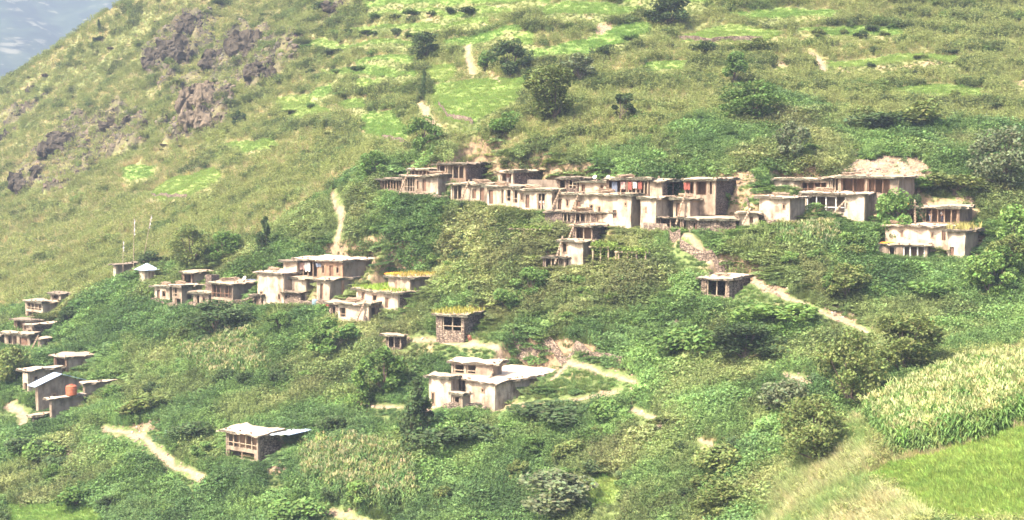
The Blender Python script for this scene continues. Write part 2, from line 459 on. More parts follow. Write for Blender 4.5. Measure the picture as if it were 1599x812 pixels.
# ------------------------------------------------------------------ builders for the houses
class MB:
    def __init__(s, P): s.P = P; s.V = []; s.F = []; s.mi = []
    def quad(s, pts, m=0):
        n = len(s.V); s.V += [s.P(*p) for p in pts]; s.F.append(tuple(range(n, n + len(pts)))); s.mi.append(m)
    def box(s, u0, u1, v0, v1, z0, z1, m=0):
        n = len(s.V)
        s.V += [s.P(u, v, z) for z in (z0, z1) for v in (v0, v1) for u in (u0, u1)]
        for f in ((0, 1, 3, 2), (4, 6, 7, 5), (0, 4, 5, 1), (2, 3, 7, 6), (0, 2, 6, 4), (1, 5, 7, 3)):
            s.F.append(tuple(n + k for k in f)); s.mi.append(m)
    def bar(s, a, b, r, m=0, k=5, r2=None):
        a = Vector(a); b = Vector(b); r2 = r if r2 is None else r2
        d = (b - a).normalized(); x = d.cross(Vector((.3, .2, .9))).normalized(); y = d.cross(x)
        n = len(s.V)
        for c, q in ((a, r), (b, r2)):
            for i in range(k):
                t = 2 * math.pi * i / k
                w = c + x * (math.cos(t) * q) + y * (math.sin(t) * q); s.V.append(s.P(*w))
        for i in range(k):
            j = (i + 1) % k; s.F.append((n + i, n + j, n + k + j, n + k + i)); s.mi.append(m)
        s.F.append(tuple(n + i for i in range(k))); s.F.append(tuple(n + k + i for i in reversed(range(k)))); s.mi += [m, m]
    def panel(s, o, d, n_, L, z0, z1, t, holes=(), m=0, step=.8):
        """wall from o along d (length L), thickness t along n_, holes (a0,a1,b0,b1) in metres"""
        cu = {0., L}; cz = {z0, z1}
        for a0, a1, b0, b1 in holes: cu |= {a0, a1}; cz |= {b0, b1}
        def fill(c):
            c = sorted(c); out = [c[0]]
            for q in c[1:]:
                if q - out[-1] < 1e-4: continue
                k = max(1, int(round((q - out[-1]) / step))); p = out[-1]
                out += [p + (q - p) * (i + 1) / k for i in range(k)]
            return out
        cu = fill(cu); cz = fill(cz)
        solid = {}
        for i in range(len(cu) - 1):
            for j in range(len(cz) - 1):
                um = (cu[i] + cu[i + 1]) / 2; zm = (cz[j] + cz[j + 1]) / 2
                solid[i, j] = not any(a0 < um < a1 and b0 < zm < b1 for a0, a1, b0, b1 in holes)
        idx = {}
        def v(i, j, k):
            if (i, j, k) not in idx:
                idx[i, j, k] = len(s.V)
                s.V.append(s.P(o[0] + d[0] * cu[i] + n_[0] * t * k, o[1] + d[1] * cu[i] + n_[1] * t * k, cz[j]))
            return idx[i, j, k]
        for (i, j), ok in solid.items():
            if not ok: continue
            s.F += [(v(i, j, 0), v(i + 1, j, 0), v(i + 1, j + 1, 0), v(i, j + 1, 0)), (v(i, j, 1), v(i, j + 1, 1), v(i + 1, j + 1, 1), v(i + 1, j, 1))]; s.mi += [m, m]
            for (a, b), (p, q) in (((-1, 0), ((i, j), (i, j + 1))), ((1, 0), ((i + 1, j), (i + 1, j + 1))), ((0, -1), ((i, j), (i + 1, j))), ((0, 1), ((i, j + 1), (i + 1, j + 1)))):
                if not solid.get((i + a, j + b), False):
                    s.F.append((v(*p, 0), v(*q, 0), v(*q, 1), v(*p, 1))); s.mi.append(m)
    def build(s, name, mats, parent, wob=.05, inv=None, **kw):
        V = np.array([tuple(p) for p in s.V], float)
        if wob: V = V + n3(V, .9, 4) * wob * 2 * np.array([1, 1, .8])
        if parent is not None: V = V - np.array(parent.location)
        if not isinstance(mats, (list, tuple)): mats = [mats]
        return link(name, mesh_from(name, V, s.F, mats, s.mi), parent, **kw)

HOUSES = []
FOOT = []      # footprints: origin, F, S, uL, vL, base z
def spec(**k):
    """work out place and size of a house from its near corner, base line and visible widths"""
    cx, cy = k['c']; D = k.get('D'); a = math.radians(k['yaw'])
    if k.get('on'):                              # stands on the roof of a lower house, set back from its front
        q = next(h for h in HOUSES if k['on'] in h['label']); qa = math.radians(q['yaw'])
        t0 = (cx - W0 / 2) / FPX * (q['O'][1] * CP - q['O'][2] * SP) / q['O'][1]
        D = q['O'][1] + math.sin(qa) * (q['O'][0] - t0 * q['O'][1]) / (math.cos(qa) + t0 * math.sin(qa)) + k.get('back', 3.2)
    O = hit(cx, cy) if D is None else at(cx, cy, D)
    if k.get('on'): print('UPPER', k['label'][:40], round(D, 1), 'base above lower roof', round(float(O[2] - q['O'][2] - q['H'] - .26), 2))
    if k.get('dz'): O = O + np.array([0, 0, k['dz']])
    F = np.array([-math.cos(a), math.sin(a)]); S = np.array([math.sin(a), math.cos(a)])
    dep = O[1] * CP - O[2] * SP; kk = dep / O[1]
    tx = (cx - k['wl'] - W0 / 2) / FPX * kk
    u = (O[0] - tx * O[1]) / (math.cos(a) + tx * math.sin(a))
    if k.get('wr'):
        tx = (cx + k['wr'] - W0 / 2) / FPX * kk
        den = math.sin(a) - tx * math.cos(a)
        v = (tx * O[1] - O[0]) / den if den > .05 else 7
        v = max(1.5, min(v, k.get('vmax', 14)))
    else: v = k.get('dep', 4.5)
    h = k['h'] * dep / FPX
    k.update(O=O, F=F, S=S, U=float(u), V=float(v), H=float(h))
    HOUSES.append(k)
    if k.get('carve', True): FOOT.append((O, F, S, float(u), float(v)))
    return k

def leafcards(N, size, cen, nrm_up=.35, seed=0, aspect=1.0):
    """N leaf quads at points cen(N,3)"""
    r = np.random.default_rng(seed)
    d = r.normal(size=(N, 3)); d[:, 2] = np.abs(d[:, 2]) + nrm_up
    d /= np.linalg.norm(d, axis=1)[:, None]
    a = np.cross(d, r.normal(size=(N, 3))); a /= np.linalg.norm(a, axis=1)[:, None]
    b = np.cross(d, a)
    sz = (size * r.uniform(.6, 1.4, N))[:, None]
    a = a * sz; b = b * sz * aspect
    V = np.stack([cen - a, cen - b * .6, cen + a, cen + b * .6], 1).reshape(-1, 3)
    return V, np.arange(N * 4).reshape(-1, 4)
def blades(N, pos, hgt, wid, lean, seed=0):
    """N grass blades, each a narrow bent strip of two quads"""
    r = np.random.default_rng(seed)
    t = r.uniform(0, 2 * np.pi, N); h = hgt * r.uniform(.55, 1.25, N); l = lean * r.uniform(.2, 1.2, N)
    dx, dy = np.cos(t), np.sin(t); q = t + r.uniform(.6, 2.4, N); wx, wy = np.cos(q) * wid, np.sin(q) * wid
    Z = np.zeros(N)
    base = pos; mid = pos + np.stack([dx * l * .35 * h, dy * l * .35 * h, h * .6], 1); tip = pos + np.stack([dx * l * h, dy * l * h, h], 1)
    w = np.stack([wx, wy, Z], 1)
    V = np.stack([base - w, base + w, mid - w * .8, mid + w * .8, tip - w * .15, tip + w * .15], 1).reshape(-1, 3)
    i = np.arange(N)[:, None] * 6
    F = np.concatenate([i + [0, 1, 3, 2], i + [2, 3, 5, 4]])
    return V, F

def roof_slab(k, P, parent, z, mat, over=.5, thick=.26, name='roof', U=None, V=None, u0=0, v0=0):
    U = k['U'] if U is None else U; V = k['V'] if V is None else V
    nu = max(6, int((U + 2 * over) / .45)); nv = max(5, int((V + over) / .6))
    us = np.linspace(u0 - over, u0 + U + over, nu + 1); vs = np.linspace(v0 - over, v0 + V + .3, nv + 1)
    mb = MB(P)
    sd = int(abs(k['O'][0] * 37 + k['O'][1] * 13)) % 997
    idx = {}
    for i, u in enumerate(us):
        for j, v in enumerate(vs):
            edge = i in (0, nu) or j in (0, nv)
            ou = (vnoise(u * 1.9 + sd, v * 1.9, 3) - .5) * (.65 if edge else .2)
            ov = (vnoise(u * 1.9, v * 1.9 + sd, 4) - .5) * (.65 if edge else .2)
            zt = z + thick * (.8 if edge else 1) + (vnoise(u * .5 + sd, v * .5, 5) - .5) * .3 + (vnoise(u * 3, v * 3 + sd, 6) - .5) * (.2 if edge else .08)
            zb = z - .02 + (vnoise(u * 2.6 + sd, v * 2.2, 9) - .5) * (.16 if edge else 0) - (.03 if edge else 0)
            idx[i, j, 0] = len(mb.V); mb.V.append(P(u + ou, v + ov, zb))
            idx[i, j, 1] = len(mb.V); mb.V.append(P(u + ou * .6, v + ov * .6, zt))
    f = lambda *a: (mb.F.append(tuple(idx[q] for q in a)), mb.mi.append(0))
    for i in range(nu):
        for j in range(nv):
            f((i, j, 1), (i, j + 1, 1), (i + 1, j + 1, 1), (i + 1, j, 1)); f((i, j, 0), (i + 1, j, 0), (i + 1, j + 1, 0), (i, j + 1, 0))
        f((i, 0, 0), (i, 0, 1), (i + 1, 0, 1), (i + 1, 0, 0)); f((i, nv, 0), (i + 1, nv, 0), (i + 1, nv, 1), (i, nv, 1))
    for j in range(nv):
        f((0, j, 0), (0, j + 1, 0), (0, j + 1, 1), (0, j, 1)); f((nu, j, 0), (nu, j, 1), (nu, j + 1, 1), (nu, j + 1, 0))
    rs = random.Random(sd)
    for q in range(int((U + V) * .7)):          # stones and clods weighing the rim down
        if rs.random() < U / (U + V): a, b_ = u0 + rs.uniform(-.3, U), v0 + rs.uniform(-.35, -.05)
        else: a, b_ = u0 + rs.uniform(-.35, -.05), v0 + rs.uniform(0, V)
        s_ = rs.uniform(.06, .13); zz = z + thick + .05
        mb.bar((a - s_, b_, zz), (a + s_, b_ + rs.uniform(-.1, .1), zz + .03), s_, 1, 6, s_ * rs.uniform(.4, .9))
    r = mb.build(name, [mat, M['stone']], parent, 0)
    e = MB(P)                                   # beam ends under the eave
    w = .1
    u = u0 - over * .5
    rs = random.Random(sd)
    while u < u0 + U + over * .6:
        e.bar((u, v0 - over * rs.uniform(.5, 1.25), z - .09), (u + rs.uniform(-.05, .05), v0 + .5, z - .09), .075, 0); u += rs.uniform(.45, .8)
    v = v0 + .2
    while v < v0 + V:
        e.bar((u0 - over * rs.uniform(.5, .95), v, z - .09), (u0 + .5, v, z - .09), .075, 0); v += rs.uniform(.5, .85)
    e.bar((u0 - over * .6, v0 - .12, z - .2), (u0 + U + over * .7, v0 - .12, z - .2), .09, 0)
    e.build('eave', M['darkwood'], r, 0)
    return r

def build_house(k):
    O, F, S, U, V, H = k['O'], k['F'], k['S'], k['U'], k['V'], k['H']
    P = lambda u, v, z: (O[0] + F[0] * u + S[0] * v, O[1] + F[1] * u + S[1] * v, O[2] + z)
    root = thing(k.get('name', 'mud_house'), k['label'], k.get('cat', 'house'), tuple(O), k.get('group', 'flat roofed houses of the hillside village'))
    k['root'] = root; k['P'] = P
    t = .32; ext = 2.4 if k.get('on') else k.get('ext', 3.0)
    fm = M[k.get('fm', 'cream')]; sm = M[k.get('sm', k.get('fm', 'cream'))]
    def holes(lst, L, flip):
        out = []
        for q in lst:
            s0, s1 = (1 - q[1]) * L, (1 - q[0]) * L
            if flip: s0, s1 = q[0] * L, q[1] * L
            out.append((max(.08, s0), min(L - .08, s1), max(q[2] * H, .02), min(q[3] * H, H - .12)))
        return out
    fr = k.get('front', []); sd = k.get('side', [])
    fh = holes(fr, U, False); sh = holes(sd, V - t, True)
    w = MB(P)
    w.panel((0, 0), (1, 0), (0, 1), U, -ext, H, t, fh)
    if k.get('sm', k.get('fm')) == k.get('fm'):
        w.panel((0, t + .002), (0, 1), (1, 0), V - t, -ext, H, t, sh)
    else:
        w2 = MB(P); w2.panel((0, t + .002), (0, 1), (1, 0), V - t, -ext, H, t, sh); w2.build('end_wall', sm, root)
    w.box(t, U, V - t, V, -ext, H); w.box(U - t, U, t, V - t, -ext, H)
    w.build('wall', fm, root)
    for (q, h_) in list(zip(fr, fh)) + list(zip(sd, sh)):
        side = q in sd
        kind = q[4]; a0, a1, b0, b1 = h_
        if side: L = lambda a, d, z: (d, a + t, z)
        else: L = lambda a, d, z: (a, d, z)
        def B(mb, x0, x1, d0, d1, z0, z1):
            p, r_ = L(x0, d0, z0), L(x1, d1, z1)
            mb.box(min(p[0], r_[0]), max(p[0], r_[0]), min(p[1], r_[1]), max(p[1], r_[1]), z0, z1)
        if kind == 'win':
            f = MB(P); g = .09
            B(f, a0 - .06, a1 + .06, -.05, .12, b1 - g, b1 + .07); B(f, a0 - .06, a1 + .06, -.06, .12, b0 - .07, b0 + g)
            B(f, a0 - .05, a0 + g, -.04, .1, b0 + g, b1 - g); B(f, a1 - g, a1 + .05, -.04, .1, b0 + g, b1 - g)
            if a1 - a0 > .9: B(f, (a0 + a1) / 2 - .05, (a0 + a1) / 2 + .05, -.02, .08, b0 + g, b1 - g)
            wd = f.build('window', M[k.get('wm', 'wood')], root, .01)
            pn = MB(P); B(pn, a0 + g, a1 - g, .14, .17, b0 + g, b1 - g); pn.build('shutter', M['darkwood'], wd, 0)
        elif kind == 'door':
            f = MB(P); g = .1
            B(f, a0 - .08, a1 + .08, -.06, .14, b1 - g, b1 + .1)
            B(f, a0 - .05, a0 + g, -.05, .12, b0, b1 - g); B(f, a1 - g, a1 + .05, -.05, .12, b0, b1 - g)
            dr = MB(P); x = a0 + g
            while x < a1 - g - .05: B(dr, x, min(x + .19, a1 - g), .15, .19, b0, b1 - g); x += .2
            d_ = dr.build('door', M[k.get('dm', 'redwood')], root, .0); f.build('door_frame', M[k.get('wm', 'wood')], d_, .01)
        else:                                       # an open bay: posts in front, a clay or plank wall set back inside
            n = q[5] if len(q) > 5 else 2
            mt = q[6] if len(q) > 6 else 'palewood'; bk = q[7] if len(q) > 7 else None
            for i in range(n):
                x = a0 + (a1 - a0) * (i + (.0 if n > 1 else .5)) / max(n - 1, 1)
                x = min(max(x, a0 + .1), a1 - .1)
                po = MB(P); p, r_ = L(x, .16, b0 - .02), L(x + random.uniform(-.05, .05), .16, b1 + .02)
                po.bar(p, r_, .085, 0, 6, .075)
                pp = po.build('post', M[mt], root, 0)
                cp = MB(P); B(cp, x - .24, x + .24, .06, .26, b1 - .14, b1 - .02); cp.build('capital', M[mt], pp, 0)
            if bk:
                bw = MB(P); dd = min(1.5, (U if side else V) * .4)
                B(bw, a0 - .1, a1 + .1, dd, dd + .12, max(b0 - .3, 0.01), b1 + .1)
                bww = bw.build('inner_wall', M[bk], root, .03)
                if a1 - a0 > 2.5:
                    dr = MB(P); m_ = a0 + (a1 - a0) * random.uniform(.3, .6)
                    B(dr, m_, m_ + .8, dd - .05, dd - .01, max(b0, .03), min(b0 + 1.8, b1 - .1)); dr.build('door', M['darkwood'], root, 0)
            if b0 > .35 * H * .5 and n > 1:
                rl = MB(P); z_ = b0 + (b1 - b0) * .32
                pa, pb = L(a0, .1, z_), L(a1, .1, z_); rl.bar(pa, pb, .05); rl.build('rail', M[mt], root, 0)
    rk = k.get('roof', 'roof')
    if rk == 'tin_gable':
        mb = MB(P); o = .75; rh = k.get('rise', 1.1)
        for s0, s1 in ((-o, V / 2), (V / 2, V + o)):
            zs = lambda v: H + rh * (1 - abs(v - V / 2) / (V / 2)) if 0 <= v <= V else H - .12
            a, b_ = s0, s1
            mb.quad([(-o, a, zs(a)), (U + o, a, zs(a)), (U + o, b_, zs(b_)), (-o, b_, zs(b_))])
            mb.quad([(-o, a, zs(a) + .06), (-o, b_, zs(b_) + .06), (U + o, b_, zs(b_) + .06), (U + o, a, zs(a) + .06)])
            mb.quad([(-o, a, zs(a)), (-o, b_, zs(b_)), (-o, b_, zs(b_) + .06), (-o, a, zs(a) + .06)])
            mb.quad([(-o, a, zs(a)), (-o, a, zs(a) + .06), (U + o, a, zs(a) + .06), (U + o, a, zs(a))])
        rf = mb.build('roof', M['bluetin'], root, 0)
        x = -o + .1; rb = MB(P)
        while x < U + o:
            for a, b_ in ((-o, V / 2), (V / 2, V + o)):
                rb.bar((x, a, zs(a) + .09), (x, b_, zs(b_) + .09), .03, 0, 4)
            x += .42
        rb.build('sheet_ribs', M['bluetin'], rf, 0)
        g = MB(P)
        for x in (.02, U - .3): g.V += [P(x, 0, H - .02), P(x, V, H - .02), P(x, V / 2, H + rh - .08), P(x + .28, 0, H - .02), P(x + .28, V, H - .02), P(x + .28, V / 2, H + rh - .08)]
        for n in (0, 6):
            for f in ((0, 1, 2), (3, 5, 4), (0, 3, 4, 1), (1, 4, 5, 2), (2, 5, 3, 0)): g.F.append(tuple(n + q for q in f)); g.mi.append(0)
        g.build('gable', sm, root, 0)
    elif rk == 'tin_pyramid':
        mb = MB(P); o = .55; rh = k.get('rise', 1.4); ap = (U / 2, V / 2, H + rh)
        c = [(-o, -o, H - .1), (U + o, -o, H - .1), (U + o, V + o, H - .1), (-o, V + o, H - .1)]
        for i in range(4): mb.quad([c[i], c[(i + 1) % 4], ap])
        mb.quad(c[::-1])
        rf = mb.build('roof', M['bluetin'], root, 0)
        fi = MB(P); fi.bar(ap, (ap[0], ap[1], ap[2] + .4), .06); fi.build('finial', M['white'], rf, 0)
    elif rk != 'none':
        k['rz'] = H + .26
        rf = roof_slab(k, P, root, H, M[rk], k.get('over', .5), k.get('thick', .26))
        if k.get('grass'):
            r = np.random.default_rng(int(U * 100)); N = int(U * V * 22)
            g = k['grass']; u = r.uniform(-.4, U + .4, N); v = r.uniform(-.45, V, N)
            base = np.array([P(a, b_, H + .22) for a, b_ in zip(u, v)])
            VV, FF = blades(N, base, g[0], .05, .5, 5)
            cc = np.repeat(np.array(g[1])[None] * r.uniform(.6, 1.3, (N, 1)), 6, 0)
            o = link('roof_grass', mesh_from('roof_grass', VV - np.array(root.location), FF, [M['leaf_o']], None, cc), rf); o.color = (1, 1, 1, 1)
        if k.get('sheet'):
            for s_ in k['sheet']:
                mb = MB(P); u0, u1, v0, v1 = s_[0] * U, s_[1] * U, s_[2] * V, s_[3] * V; mb.box(u0, u1, v0, v1, H + .36, H + .41)
                so = mb.build('tin_cover', M[s_[4]], rf, .04)
    return root
# ------------------------------------------------------------------ the houses, one by one
S_ = spec
VIL = 'houses of the long upper row'
# --- far left cluster
S_(c=(95, 473), wl=16, wr=14, h=13, yaw=38, fm='mud', sm='mud', roof='roofdark', label='small brown hut standing highest in the far left house cluster', name='mud_hut', cat='hut', front=[(.2, .8, .2, .85, 'bay', 2, 'wood', 'brown')], group='far left houses')
S_(c=(67, 497), wl=27, wr=24, h=24, yaw=40, fm='cream', sm='mud', label='two storey house with pale flat roof and dark ground floor below the brown hut', front=[(.08, .92, .48, .9, 'bay', 5, 'palewood', 'mud'), (.05, .95, .02, .34, 'bay', 4, 'wood')], group='far left houses')
S_(c=(49, 522), wl=27, wr=16, h=16, yaw=38, fm='brown', sm='mud', roof='roofdark', label='brown walled house behind the pale wide roof at the left', front=[(.1, .9, .1, .85, 'bay', 3, 'wood', 'brown')], dz=.4, group='far left houses')
S_(c=(52, 531), wl=10, wr=52, h=22, yaw=42, vmax=8, fm='mud', sm='darkstone', roof='roofpale', label='house with broad pale earth roof stretching right, leftmost cluster', front=[(.2, .8, .05, .7, 'door')], side=[(.25, .5, .1, .7, 'bay', 2, 'wood')], group='far left houses')
S_(c=(47, 541), wl=40, wr=6, h=18, yaw=24, dep=4, fm='mud', sm='brown', roof='roof', label='low house with pinkish roof at the left edge above the round tree', front=[(.1, .5, .1, .8, 'bay', 3, 'palewood', 'brown'), (.6, .9, .1, .75, 'door')], group='far left houses')
S_(c=(-2, 544), wl=30, wr=9, h=20, yaw=24, dep=4, fm='mud', roof='roof', label='house half cut off by the left edge beside the pinkish roof', front=[(.5, .9, .1, .8, 'bay', 2, 'palewood', 'brown')], group='far left houses')
S_(c=(64, 545), wl=5, wr=13, h=15, yaw=40, fm='mud', roof='roof', label='tiny lean-to shed with ladder right of the pinkish roof', name='lean_to_shed', cat='shed', side=[(.2, .9, .05, .8, 'bay', 2, 'wood')], group='far left houses')
S_(c=(104, 582), wl=20, wr=46, h=23, yaw=42, vmax=8, fm='brown', sm='mud', roof='roof', label='red brown walled house behind and above the blue tin gable', front=[(.1, .9, .1, .9, 'bay', 2, 'redwood', 'brown')], group='lower left houses')
S_(c=(44, 614), wl=8, wr=54, h=34, yaw=42, vmax=8, fm='pale', sm='mud', roof='roofpale', label='pale flat roofed house between the round tree and the blue gable', front=[(.15, .85, .05, .45, 'bay', 2, 'wood')], side=[(.12, .25, .45, .75, 'win')], group='lower left houses')
S_(c=(133, 620), wl=3, wr=47, h=20, yaw=42, vmax=7, fm='mud', sm='mud', roof='roofpale', label='low house with pale and tin patched roof right of the blue gable', sheet=[(.1, .9, .5, .95, 'tin')], group='lower left houses')
S_(c=(60, 645), wl=4, wr=67, h=44, yaw=44, vmax=7, fm='mud', sm='mud', roof='tin_gable', rise=1.2, label='house with blue grey tin gable roof, the only gable in the village', group='lower left houses', side=[(.28, .38, .45, .62, 'win')])
S_(c=(81, 655), wl=3, wr=50, h=31, yaw=42, vmax=7, fm='mud', sm='greymud', roof='roofpale', label='small flat roofed annex under the red water tank', name='flat_roofed_annex', cat='house', group='lower left houses')
S_(c=(54, 661), wl=4, wr=22, h=11, yaw=42, vmax=3, fm='stone', roof='roof', label='low stone goat shelter below the annex at lower left', name='goat_shelter', cat='shelter', side=[(.1, .9, .1, .8, 'bay', 1, 'wood')])
# --- left middle cluster
S_(c=(181, 437), wl=4, wr=42, h=23, yaw=42, vmax=5, fm='pale', sm='greymud', roof='roofdark', label='long grey walled hut beside the tin pyramid hut', name='mud_hut', cat='hut')
S_(c=(226, 441), wl=9, wr=17, h=20, yaw=50, vmax=2.6, fm='pale', sm='pale', roof='tin_pyramid', rise=.95, label='little white hut with silver pyramid tin roof', name='shrine_hut', cat='hut', side=[(.25, .42, .15, .75, 'win'), (.6, .82, .15, .75, 'win')])
S_(c=(300, 448), wl=16, wr=36, h=18, yaw=40, vmax=5, dz=.3, fm='brown', sm='mud', roof='roof', label='small brown hut standing above the left end of the middle row', name='mud_hut', cat='hut', front=[(.1, .9, .15, .85, 'bay', 2, 'wood')])
S_(c=(265, 471), wl=23, wr=8, h=22, yaw=36, fm='pale', sm='mud', roof='roof', label='leftmost low house of the middle row with bright patched front', front=[(.15, .35, .05, .75, 'door'), (.5, .75, .3, .75, 'win')])
S_(c=(284, 478), wl=15, wr=32, h=30, yaw=36, vmax=6, fm='mud', sm='mud', roof='roofpale', label='crumbling tan house with pale roof, second of the middle row', front=[(.1, .5, .5, .9, 'bay', 2, 'palewood', 'brown'), (.3, .9, .05, .38, 'bay', 2, 'wood')], side=[(.2, .5, .15, .55, 'bay', 2, 'wood')])
S_(c=(331, 470), wl=10, wr=10, h=38, yaw=38, fm='darkstone', roof='none', ext=1.2, label='ruined dark stone wall stub between two middle row houses', name='ruined_wall', cat='wall', dz=.2)
S_(c=(364, 479), wl=34, wr=42, h=35, yaw=34, vmax=7, fm='mud', sm='greymud', roof='roof', label='house with timber posted gallery and grey end wall left of the tall tower house', front=[(.03, .97, .38, .93, 'bay', 6, 'redwood', 'mud'), (.05, .6, .02, .26, 'bay', 3, 'wood')])
S_(c=(326, 479), wl=24, wr=12, h=20, yaw=36, fm='mud', sm='darkstone', roof='roof', label='low patched room joining crumbling tan house to posted gallery house', front=[(.15, .4, .1, .8, 'bay', 2, 'palewood'), (.6, .8, .3, .75, 'win')])
S_(c=(408, 478), wl=14, wr=10, h=16, yaw=36, dep=2.5, vmax=3, fm='stone', sm='darkstone', roof='roofdark', label='tiny stone store squeezed between gallery house and tower house', name='stone_store', cat='shed', front=[(.2, .7, .1, .8, 'bay', 1, 'wood')])
S_(c=(548, 494), wl=34, wr=14, h=18, yaw=30, vmax=3, fm='stone', sm='darkstone', roof='roof', label='low stone room just left of the low broken front', name='stone_room', front=[(.1, .3, .1, .75, 'bay', 2, 'wood'), (.55, .7, .3, .75, 'win')])
S_(c=(443, 475), wl=40, wr=36, h=47, yaw=38, vmax=6, fm='pale', sm='mud', roof='roofpale', label='tall bright tower house with two narrow dark windows', name='tower_house', wm='wood', front=[(.08, .2, .1, .36, 'win'), (.78, .88, .12, .34, 'win')])
S_(c=(478, 468), wl=22, wr=20, h=32, yaw=36, vmax=5, fm='pale', sm='mud', roof='roof', label='narrow pale bay between tower house and grey ended house')
S_(c=(463, 433), wl=20, wr=6, h=24, yaw=30, on='tall bright tower', carve=False, dep=4, ext=.8, fm='pale', sm='mud', roof='roofdark', label='small pale upper room at the left end of the orange house roof', name='upper_room')
S_(c=(515, 476), wl=20, wr=44, h=38, yaw=40, vmax=7, fm='cream', sm='greymud', roof='roof', label='house with broad grey mud end wall behind the green potted shrub', front=[(.25, .5, .2, .85, 'door')])
S_(c=(535, 440), wl=72, wr=46, h=31, yaw=36, on='grey mud end wall', vmax=7, ext=.8, fm='orange', sm='greymud', roof='roofpale', label='upper house with orange clay front and washing hung in dark gallery', dm='redwood', front=[(.03, .46, .12, .92, 'bay', 5, 'wood', 'brown'), (.56, .62, .35, .8, 'win'), (.72, .8, .1, .8, 'door'), (.86, .93, .4, .75, 'win')])
S_(c=(469, 476), wl=26, wr=16, h=19, yaw=30, vmax=2.5, fm='stone', sm='darkstone', roof='roofdark', thick=.15, label='low rubble pen with brush roof at the foot of the tower house', name='rubble_pen', cat='pen', front=[(.1, .35, .1, .7, 'bay', 1, 'wood')])
S_(c=(621, 484), wl=64, wr=66, h=25, yaw=46, vmax=7, fm='pale', sm='darkstone', roof='roof', grass=(.5, (.20, .30, .05)), label='house with bright green grass growing over its roof', front=[(.12, .2, .35, .85, 'door'), (.4, .5, .35, .8, 'win'), (.7, .78, .05, .7, 'door')])
S_(c=(640, 455), wl=34, wr=50, h=20, yaw=46, on='bright green grass', ext=.9, vmax=8, fm='cream', sm='greymud', roof='roof', grass=(.4, (.30, .24, .06)), label='upper house with cream front and yellowish grass on its roof', front=[(.35, .42, .2, .7, 'win')])
S_(c=(576, 503), wl=48, wr=26, h=27, yaw=26, vmax=4, fm='pale', sm='mud', roof='roof', label='low broken front below the grass roofed house with dark doorway bays', side=[(.1, .45, .12, .8, 'bay', 2, 'wood'), (.55, .9, .12, .8, 'bay', 2, 'wood')], front=[(.05, .25, .2, .75, 'bay', 2, 'wood')])
S_(c=(725, 534), wl=44, wr=28, h=40, yaw=26, vmax=5, fm='stone', sm='stone', roof='roof', grass=(.55, (.26, .25, .06)), label='stone shed with one square dark opening and straw grass roof above the path', name='stone_shed', cat='shed', front=[(.22, .92, .42, .95, 'bay', 3, 'palewood')])
S_(c=(627, 545), wl=24, wr=8, h=20, yaw=20, dep=3, vmax=3, fm='darkstone', roof='roof', thick=.14, label='small dark byre sunk in bushes beside the footpath', name='byre', cat='shed', front=[(.06, .94, .1, .92, 'bay', 3, 'palewood')])
# --- the lone white house
S_(c=(773, 640), wl=66, wr=98, h=41, yaw=40, vmax=14, fm='pale', sm='cream', roof='roofpale', label='large lone white house with long pale roof in the middle of the slope', name='farm_house', front=[(.68, .75, .6, .76, 'win'), (.1, .3, .52, .95, 'bay', 1, 'wood')])
S_(c=(704, 640), wl=34, wr=8, h=49, yaw=34, dep=4, fm='pale', sm='mud', roof='roof', label='white side wing of the lone farm house behind the dark pine', name='farm_wing', front=[(.12, .26, .1, .5, 'win')])
S_(c=(722, 637), wl=17, wr=9, h=20, yaw=34, dep=2, vmax=2, D=153.2, ext=.5, fm='mud', roof='roof', over=.25, thick=.15, label='little porch with dark doorway at the lone farm house', name='porch_hut', cat='porch', front=[(.12, .75, .05, .82, 'bay', 2, 'palewood')])
S_(c=(770, 590), wl=65, wr=14, h=20, yaw=24, on='long pale roof in', ext=.8, fm='mud', sm='mud', roof='roofpale', label='low open loft standing on the long roof of the lone white house', name='roof_loft', cat='loft', carve=False, front=[(.05, .32, .2, .85, 'bay', 2, 'palewood'), (.36, .6, .2, .85, 'bay', 2, 'palewood')])
# --- bottom left open house
S_(c=(403, 722), wl=50, wr=34, h=42, yaw=36, vmax=5, fm='mud', sm='stone', roof='roofpale', over=.6, label='open timber posted house with pale roof near the bottom left', name='posted_house', front=[(.03, .97, .42, .97, 'bay', 6, 'palewood', 'orange'), (.05, .9, .02, .3, 'bay', 3, 'wood')])
# --- long upper row, lower storey from left to right
A = 38
S_(c=(628, 300), wl=34, wr=0, h=19, yaw=A, dep=5, fm='brown', roof='roofdark', group=VIL, label='far left end house of the upper row with dark open gallery', front=[(.03, .97, .12, .93, 'bay', 8, 'wood', 'brown')])
S_(c=(672, 305), wl=44, wr=0, h=29, yaw=A, dep=5, fm='mud', roof='roof', group=VIL, label='upper row house with white posts second from the far left end', front=[(.06, .45, .2, .93, 'bay', 5, 'palewood', 'brown'), (.52, .6, .3, .8, 'win'), (.72, .85, .2, .85, 'door')])
S_(c=(684, 309), wl=12, wr=20, h=34, yaw=A, vmax=5, fm='cream', sm='mud', roof='roof', group=VIL, label='short cream block jutting out left of the tallest upper stone room')
S_(c=(762, 316), wl=58, wr=0, h=27, yaw=A, dep=7, fm='cream', roof='roof', group=VIL, label='upper row house with white pillars and leaning log ladder at its left', front=[(.04, .3, .15, .9, 'bay', 3, 'palewood', 'brown'), (.58, .68, .2, .75, 'door'), (.78, .9, .1, .85, 'door')])
S_(c=(811, 323), wl=50, wr=0, h=30, yaw=A, dep=7, fm='pale', roof='roof', group=VIL, label='upper row house with a row of four arched openings', front=[(.05, .18, .12, .85, 'door'), (.42, .52, .15, .88, 'bay', 2, 'palewood'), (.58, .74, .3, .88, 'bay', 2, 'palewood', 'brown'), (.8, .95, .2, .88, 'bay', 2, 'palewood', 'brown')])
